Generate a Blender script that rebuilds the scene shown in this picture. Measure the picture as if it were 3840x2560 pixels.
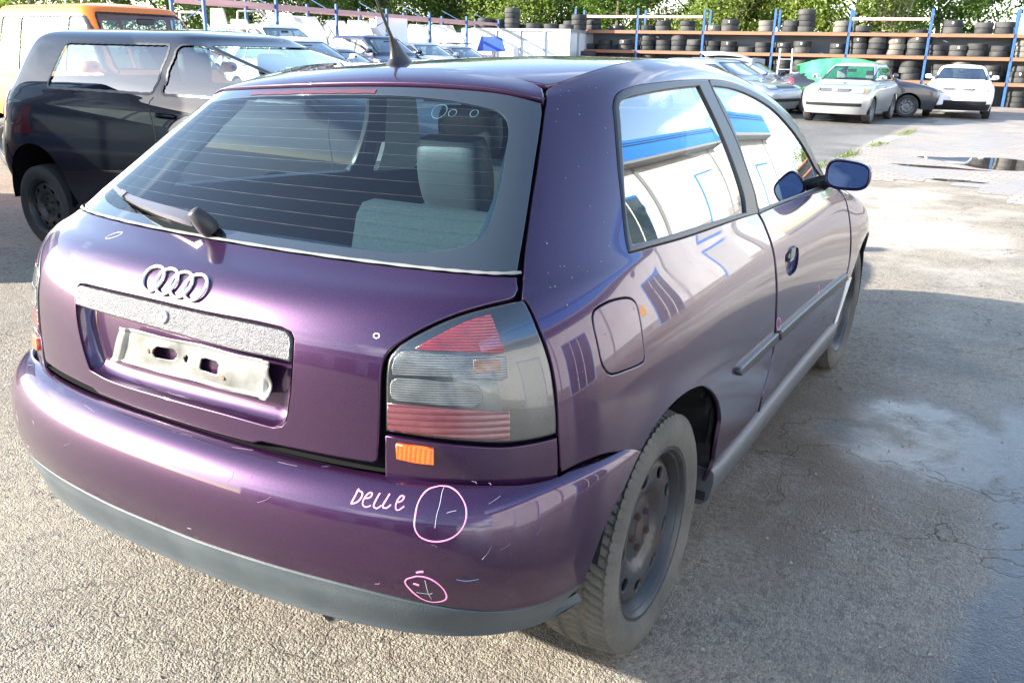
import bpy, math, random, json
import numpy as np
from mathutils import Vector, Matrix
from mathutils.geometry import delaunay_2d_cdt
random.seed(7); rng = np.random.default_rng(7)
scene = bpy.context.scene
for o in list(bpy.data.objects): bpy.data.objects.remove(o, do_unlink=True)
col = scene.collection
# ---------------------------------------------------------------- camera
cam_d = bpy.data.cameras.new('camera'); cam = bpy.data.objects.new('camera', cam_d); col.objects.link(cam)
cam_d.sensor_width = 36; cam_d.lens = 30.51; cam_d.clip_start = .05; cam_d.clip_end = 2000
_y, _p, _r = -0.522798, 0.320645, 0.022006
_f = np.array([math.sin(_y) * math.cos(_p), math.cos(_y) * math.cos(_p), -math.sin(_p)])
_rt = np.array([math.cos(_y), -math.sin(_y), 0.]); _up = np.cross(_rt, _f)
_R = math.cos(_r) * _rt + math.sin(_r) * _up; _U = -math.sin(_r) * _rt + math.cos(_r) * _up
cam.matrix_world = Matrix(((_R[0], _U[0], -_f[0], 1.48227), (_R[1], _U[1], -_f[1], -1.87272), (_R[2], _U[2], -_f[2], 1.46493), (0, 0, 0, 1)))
scene.camera = cam
# ---------------------------------------------------------------- sky and sun
SUN = Vector((-2.35, -1.75, 1.08)).normalized()          # direction towards the sun
world = bpy.data.worlds.new('World'); scene.world = world; world.use_nodes = True
wn = world.node_tree.nodes; wl = world.node_tree.links; wn.clear()
def wnode(t, **k):
    n = wn.new(t)
    for a, b in k.items(): setattr(n, a, b)
    return n
sky = wnode('ShaderNodeTexSky', sky_type='NISHITA', sun_disc=False)
sky.sun_elevation = math.asin(SUN.z); sky.sun_rotation = math.atan2(SUN.x, SUN.y)
sky.air_density = 1.0; sky.dust_density = .7; sky.ozone_density = 1.5
tc = wnode('ShaderNodeTexCoord'); mp = wnode('ShaderNodeMapping'); mp.inputs['Scale'].default_value = (1, 1, 2.6)
wl.new(tc.outputs['Generated'], mp.inputs[0])
nz = wnode('ShaderNodeTexNoise'); nz.inputs['Scale'].default_value = 2.1; nz.inputs['Detail'].default_value = 9; nz.inputs['Roughness'].default_value = .56
wl.new(mp.outputs[0], nz.inputs['Vector'])
cr = wnode('ShaderNodeValToRGB'); cr.color_ramp.elements[0].position = .50; cr.color_ramp.elements[1].position = .68
wl.new(nz.outputs[0], cr.inputs[0])
mx = wnode('ShaderNodeMix', data_type='RGBA'); mx.inputs['B'].default_value = (11.5, 11.8, 12.4, 1)
sx = wnode('ShaderNodeSeparateXYZ'); wl.new(tc.outputs['Generated'], sx.inputs[0])
mz = wnode('ShaderNodeMapRange', interpolation_type='SMOOTHSTEP'); mz.inputs['From Min'].default_value = .30; mz.inputs['From Max'].default_value = .62; mz.inputs['To Min'].default_value = 1; mz.inputs['To Max'].default_value = 0.0
wl.new(sx.outputs['Z'], mz.inputs['Value']); mq = wnode('ShaderNodeMath', operation='MULTIPLY'); wl.new(cr.outputs[0], mq.inputs[0]); wl.new(mz.outputs[0], mq.inputs[1])
wl.new(mq.outputs[0], mx.inputs['Factor']); wl.new(sky.outputs[0], mx.inputs['A'])
bg = wnode('ShaderNodeBackground'); bg.inputs[1].default_value = .122
wo = wnode('ShaderNodeOutputWorld'); wl.new(mx.outputs['Result'], bg.inputs[0]); wl.new(bg.outputs[0], wo.inputs[0])
sun_d = bpy.data.lights.new('sun', 'SUN'); sun = bpy.data.objects.new('sun', sun_d); col.objects.link(sun)
sun_d.energy = 4.7; sun_d.angle = math.radians(.55); sun_d.color = (1, .93, .82)
sun.rotation_euler = SUN.to_track_quat('Z', 'Y').to_euler(); sun.location = SUN * 60
scene.view_settings.view_transform = 'Standard'; scene.view_settings.look = 'None'
scene.view_settings.exposure = 2.25; scene.view_settings.gamma = 1
scene.render.engine = 'CYCLES'
# ---- smooth parametric skins: data rows are levels (bottom to top), columns are stations ----
def sm_matrix(n, lam, mirror0, mirror1):
    """least squares matrix: data (n) -> cubic B-spline control points (n+2)"""
    m = n + 2
    B = np.zeros((n, m))
    for i in range(n):
        B[i, i:i + 3] = (1 / 6, 4 / 6, 1 / 6)
    T = np.zeros((m, n)); rows = []
    A = B.T @ B * 1.0
    D = np.zeros((m - 3, m))
    for i in range(m - 3):
        D[i, i:i + 4] = (-1, 3, -3, 1)
    A += lam * D.T @ D
    for end, mir in ((0, mirror0), (1, mirror1)):
        c = np.zeros(m)
        if end == 0: c[0], c[2] = 1, (-mir if mir else 1)
        else: c[m - 1], c[m - 3] = 1, (-mir if mir else 1)
        if not mir:
            c[1 if end == 0 else m - 2] = -2
        A += 30. * np.outer(c, c) * (1 if mir else .02)
        if mir == -1: A[1 if end == 0 else m - 2, 1 if end == 0 else m - 2] += 1e4
    return np.linalg.solve(A, B.T)

class Skin:
    def __init__(self, L, mir1=True, lam=.012, lamv=.004):
        P = np.array(L, float)                       # levels x stations x 3
        nv, nu, _ = P.shape
        self.nv, self.nu = nv, nu
        Sv = sm_matrix(nv, lamv, 0, 0)
        out = np.zeros((nv + 2, nu + 2, 3))
        for k in range(3):
            mx = -1 if k == 0 else 1                 # x is odd about the centre line
            Su = sm_matrix(nu, lam, mx, mx if mir1 else 0)
            out[:, :, k] = Sv @ P[:, :, k] @ Su.T
        self.Q = out
    def basis(self, t, n):
        t = np.clip(t, 0, n - 1 - 1e-9); i = np.floor(t).astype(int); s = t - i
        w = np.stack([(1 - s) ** 3, 3 * s ** 3 - 6 * s ** 2 + 4, -3 * s ** 3 + 3 * s ** 2 + 3 * s + 1, s ** 3], -1) / 6
        return i, w
    def ev(self, u, v):
        u = np.atleast_1d(np.asarray(u, float)); v = np.atleast_1d(np.asarray(v, float))
        sg = np.where(u < 0, -1., 1.)
        iu, wu = self.basis(np.abs(u), self.nu); iv, wv = self.basis(v, self.nv)
        # linear extension beyond the v range
        r = np.zeros((len(u), 3))
        for a in range(4):
            for b in range(4):
                r += (wv[:, a] * wu[:, b])[:, None] * self.Q[iv + a, iu + b]
        r[:, 0] *= sg
        return r
    def nrm(self, u, v):
        u = np.atleast_1d(np.asarray(u, float)); v = np.atleast_1d(np.asarray(v, float)); e = 2e-3
        hi = self.nu - 1 - 1e-6
        u0 = np.clip(u - e, -hi, hi); u1 = np.clip(u + e, -hi, hi)
        v0 = np.clip(v - e, 0, self.nv - 1 - 1e-6); v1 = np.clip(v + e, 0, self.nv - 1 - 1e-6)
        n = np.cross(self.ev(u1, v) - self.ev(u0, v), self.ev(u, v1) - self.ev(u, v0))
        return n / (np.linalg.norm(n, axis=1)[:, None] + 1e-12)

BODY_L = [
 # z .24
 [(0,-.74,.24),(.28,-.73,.24),(.52,-.67,.24),(.66,-.59,.24),(.735,-.50,.24),(.78,-.40,.24),(.81,-.22,.24),(.835,.15,.24),(.845,.6,.24),(.845,1.0,.24),(.845,1.5,.24),(.848,2.0,.24),(.848,2.5,.24),(.80,2.92,.24),(.66,3.17,.24),(.36,3.30,.24),(0,3.33,.24)],
 [(0,-.75,.40),(.28,-.74,.40),(.53,-.685,.40),(.675,-.605,.40),(.755,-.515,.40),(.805,-.41,.40),(.842,-.23,.40),(.862,.15,.40),(.866,.6,.40),(.865,1.0,.40),(.865,1.5,.40),(.868,2.0,.40),(.87,2.5,.40),(.83,2.95,.40),(.68,3.21,.40),(.38,3.34,.40),(0,3.38,.40)],
 [(0,-.762,.56),(.28,-.752,.56),(.535,-.70,.56),(.685,-.62,.56),(.77,-.535,.56),(.822,-.43,.56),(.863,-.235,.56),(.874,.15,.56),(.872,.6,.56),(.87,1.0,.56),(.87,1.5,.56),(.874,2.0,.56),(.88,2.5,.56),(.845,2.95,.56),(.70,3.22,.56),(.39,3.36,.56),(0,3.40,.56)],
 [(0,-.765,.72),(.28,-.755,.72),(.535,-.703,.72),(.685,-.622,.72),(.77,-.54,.72),(.823,-.43,.72),(.863,-.235,.72),(.874,.15,.72),(.868,.6,.72),(.866,1.0,.72),(.866,1.5,.72),(.868,2.0,.72),(.874,2.5,.72),(.83,2.92,.70),(.68,3.19,.68),(.38,3.32,.67),(0,3.36,.67)],
 [(0,-.757,.84),(.28,-.748,.84),(.525,-.70,.84),(.67,-.62,.84),(.755,-.54,.84),(.805,-.435,.84),(.843,-.225,.84),(.858,.15,.84),(.852,.6,.84),(.849,1.0,.84),(.848,1.5,.84),(.845,2.0,.84),(.835,2.5,.82),(.78,2.88,.775),(.64,3.12,.745),(.36,3.24,.735),(0,3.28,.735)],
 [(0,-.741,.93),(.28,-.734,.93),(.515,-.69,.93),(.65,-.61,.93),(.735,-.525,.93),(.783,-.42,.93),(.823,-.205,.93),(.832,.15,.93),(.826,.6,.93),(.823,1.0,.93),(.82,1.5,.93),(.825,1.95,.925),(.805,2.4,.89),(.70,2.78,.83),(.55,3.0,.79),(.3,3.1,.78),(0,3.14,.78)],
 [(0,-.706,1.0),(.28,-.697,1.0),(.50,-.655,1.0),(.628,-.58,1.0),(.708,-.50,1.0),(.752,-.385,1.0),(.791,-.17,1.0),(.7965,.08,1.0),(.794,.52,1.0),(.79,1.0,1.0),(.786,1.5,.99),(.790,1.93,.975),(.72,2.24,.945),(.58,2.46,.915),(.42,2.62,.90),(.22,2.69,.90),(0,2.72,.90)],
 [(0,-.655,1.038),(.275,-.644,1.038),(.495,-.603,1.036),(.612,-.545,1.034),(.69,-.475,1.03),(.737,-.35,1.032),(.775,-.14,1.035),(.7815,.07,1.035),(.779,.5,1.035),(.775,1.0,1.035),(.770,1.45,1.03),(.778,1.91,1.01),(.70,2.07,.985),(.56,2.2,.965),(.40,2.29,.955),(.2,2.33,.955),(0,2.34,.955)],
 [(0,-.585,1.068),(.27,-.575,1.066),(.485,-.535,1.062),(.595,-.492,1.06),(.67,-.44,1.055),(.718,-.31,1.06),(.757,-.11,1.065),(.7635,.08,1.07),(.7645,.5,1.07),(.761,.98,1.07),(.757,1.46,1.07),(.757,1.85,1.055),(.69,2.0,1.04),(.55,2.06,1.03),(.39,2.14,1.02),(.2,2.18,1.015),(0,2.19,1.015)],
 [(0,-.448,1.18),(.26,-.436,1.18),(.455,-.395,1.18),(.555,-.345,1.18),(.622,-.30,1.18),(.666,-.175,1.18),(.7075,-.01,1.18),(.7125,.14,1.18),(.7150,.5,1.18),(.7125,.93,1.18),(.712,1.38,1.18),(.716,1.74,1.18),(.65,1.85,1.18),(.52,1.86,1.18),(.37,1.92,1.18),(.19,1.95,1.18),(0,1.96,1.18)],
 [(0,-.318,1.29),(.25,-.306,1.29),(.43,-.265,1.29),(.515,-.222,1.29),(.568,-.178,1.29),(.612,-.075,1.29),(.6545,.06,1.29),(.6610,.19,1.29),(.6650,.5,1.29),(.663,.86,1.29),(.662,1.23,1.29),(.668,1.535,1.29),(.615,1.64,1.29),(.50,1.64,1.29),(.35,1.70,1.29),(.18,1.73,1.29),(0,1.74,1.29)],
 [(0,-.228,1.37),(.24,-.215,1.37),(.41,-.172,1.37),(.482,-.135,1.365),(.53,-.098,1.36),(.567,-.01,1.365),(.606,.12,1.375),(.6135,.23,1.383),(.6195,.48,1.39),(.619,.78,1.39),(.620,1.07,1.38),(.630,1.31,1.355),(.59,1.41,1.36),(.48,1.42,1.36),(.34,1.48,1.365),(.17,1.51,1.365),(0,1.52,1.365)],
 [(0,-.185,1.403),(.235,-.172,1.402),(.40,-.13,1.395),(.470,-.10,1.385),(.520,-.075,1.376),(.548,.005,1.387),(.573,.13,1.407),(.592,.28,1.425),(.600,.5,1.433),(.598,.76,1.432),(.597,1.01,1.418),(.603,1.23,1.39),(.555,1.33,1.395),(.45,1.33,1.405),(.32,1.39,1.41),(.16,1.42,1.41),(0,1.43,1.41)],
 [(0,-.095,1.426),(.23,-.080,1.424),(.385,-.045,1.414),(.450,-.035,1.404),(.503,-.042,1.394),(.524,.035,1.409),(.541,.145,1.430),(.553,.3,1.449),(.558,.5,1.457),(.555,.75,1.455),(.552,.98,1.443),(.55,1.16,1.42),(.505,1.26,1.42),(.42,1.25,1.425),(.3,1.3,1.43),(.15,1.33,1.43),(0,1.34,1.43)],
]
body = Skin(BODY_L)
def off(L, d):   # helper for plan tables
    return L
_pl = dict(
 inner=[(0,-.755),(.28,-.745),(.53,-.695),(.68,-.612),(.765,-.53),(.815,-.43),(.842,-.33),(.860,-.235),(.866,-.10),(.868,.1)],
 seam=[(0,-.768),(.28,-.758),(.535,-.707),(.688,-.624),(.772,-.543),(.825,-.435),(.851,-.335),(.867,-.235),(.876,-.10),(.878,.1)],
 shelf=[(0,-.800),(.285,-.790),(.547,-.735),(.706,-.650),(.79,-.562),(.842,-.445),(.864,-.340),(.876,-.235),(.882,-.10),(.882,.1)],
 ridge=[(0,-.832),(.29,-.822),(.56,-.762),(.722,-.674),(.805,-.578),(.852,-.455),(.872,-.345),(.880,-.235),(.884,-.10),(.884,.1)],
 face=[(0,-.842),(.29,-.832),(.563,-.771),(.727,-.682),(.810,-.584),(.857,-.46),(.876,-.345),(.882,-.235),(.884,-.10),(.884,.1)],
 border=[(0,-.828),(.288,-.818),(.556,-.757),(.716,-.668),(.799,-.572),(.847,-.455),(.867,-.343),(.874,-.235),(.876,-.10),(.876,.1)],
 low=[(0,-.805),(.28,-.795),(.54,-.735),(.695,-.648),(.778,-.553),(.823,-.44),(.843,-.335),(.850,-.235),(.852,-.10),(.852,.1)],
 tuck=[(0,-.755),(.27,-.745),(.51,-.69),(.655,-.605),(.735,-.52),(.777,-.415),(.795,-.32),(.80,-.235),(.80,-.10),(.80,.1)])
def _lv(name, z0, z1, z2=None):
    P = _pl[name]; n = len(P)
    zs = np.interp(range(n), [0, 2, 4, n - 1], [z0, z0 * .5 + z1 * .5, z1, z1 if z2 is None else z2])
    return [(x, y, z) for (x, y), z in zip(P, zs)]
BUMP_L = [_lv('tuck', .375, .335), _lv('low', .395, .355), _lv('low', .405, .365), _lv('border', .465, .42), _lv('border', .49, .437), _lv('face', .545, .50), _lv('face', .60, .56),
          _lv('ridge', .655, .625,.60), _lv('shelf', .693, .672, .64), _lv('seam', .704, .688, .655), _lv('inner', .702, .686, .655)]
bump = Skin(BUMP_L, mir1=False, lam=.01, lamv=.002)
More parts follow.
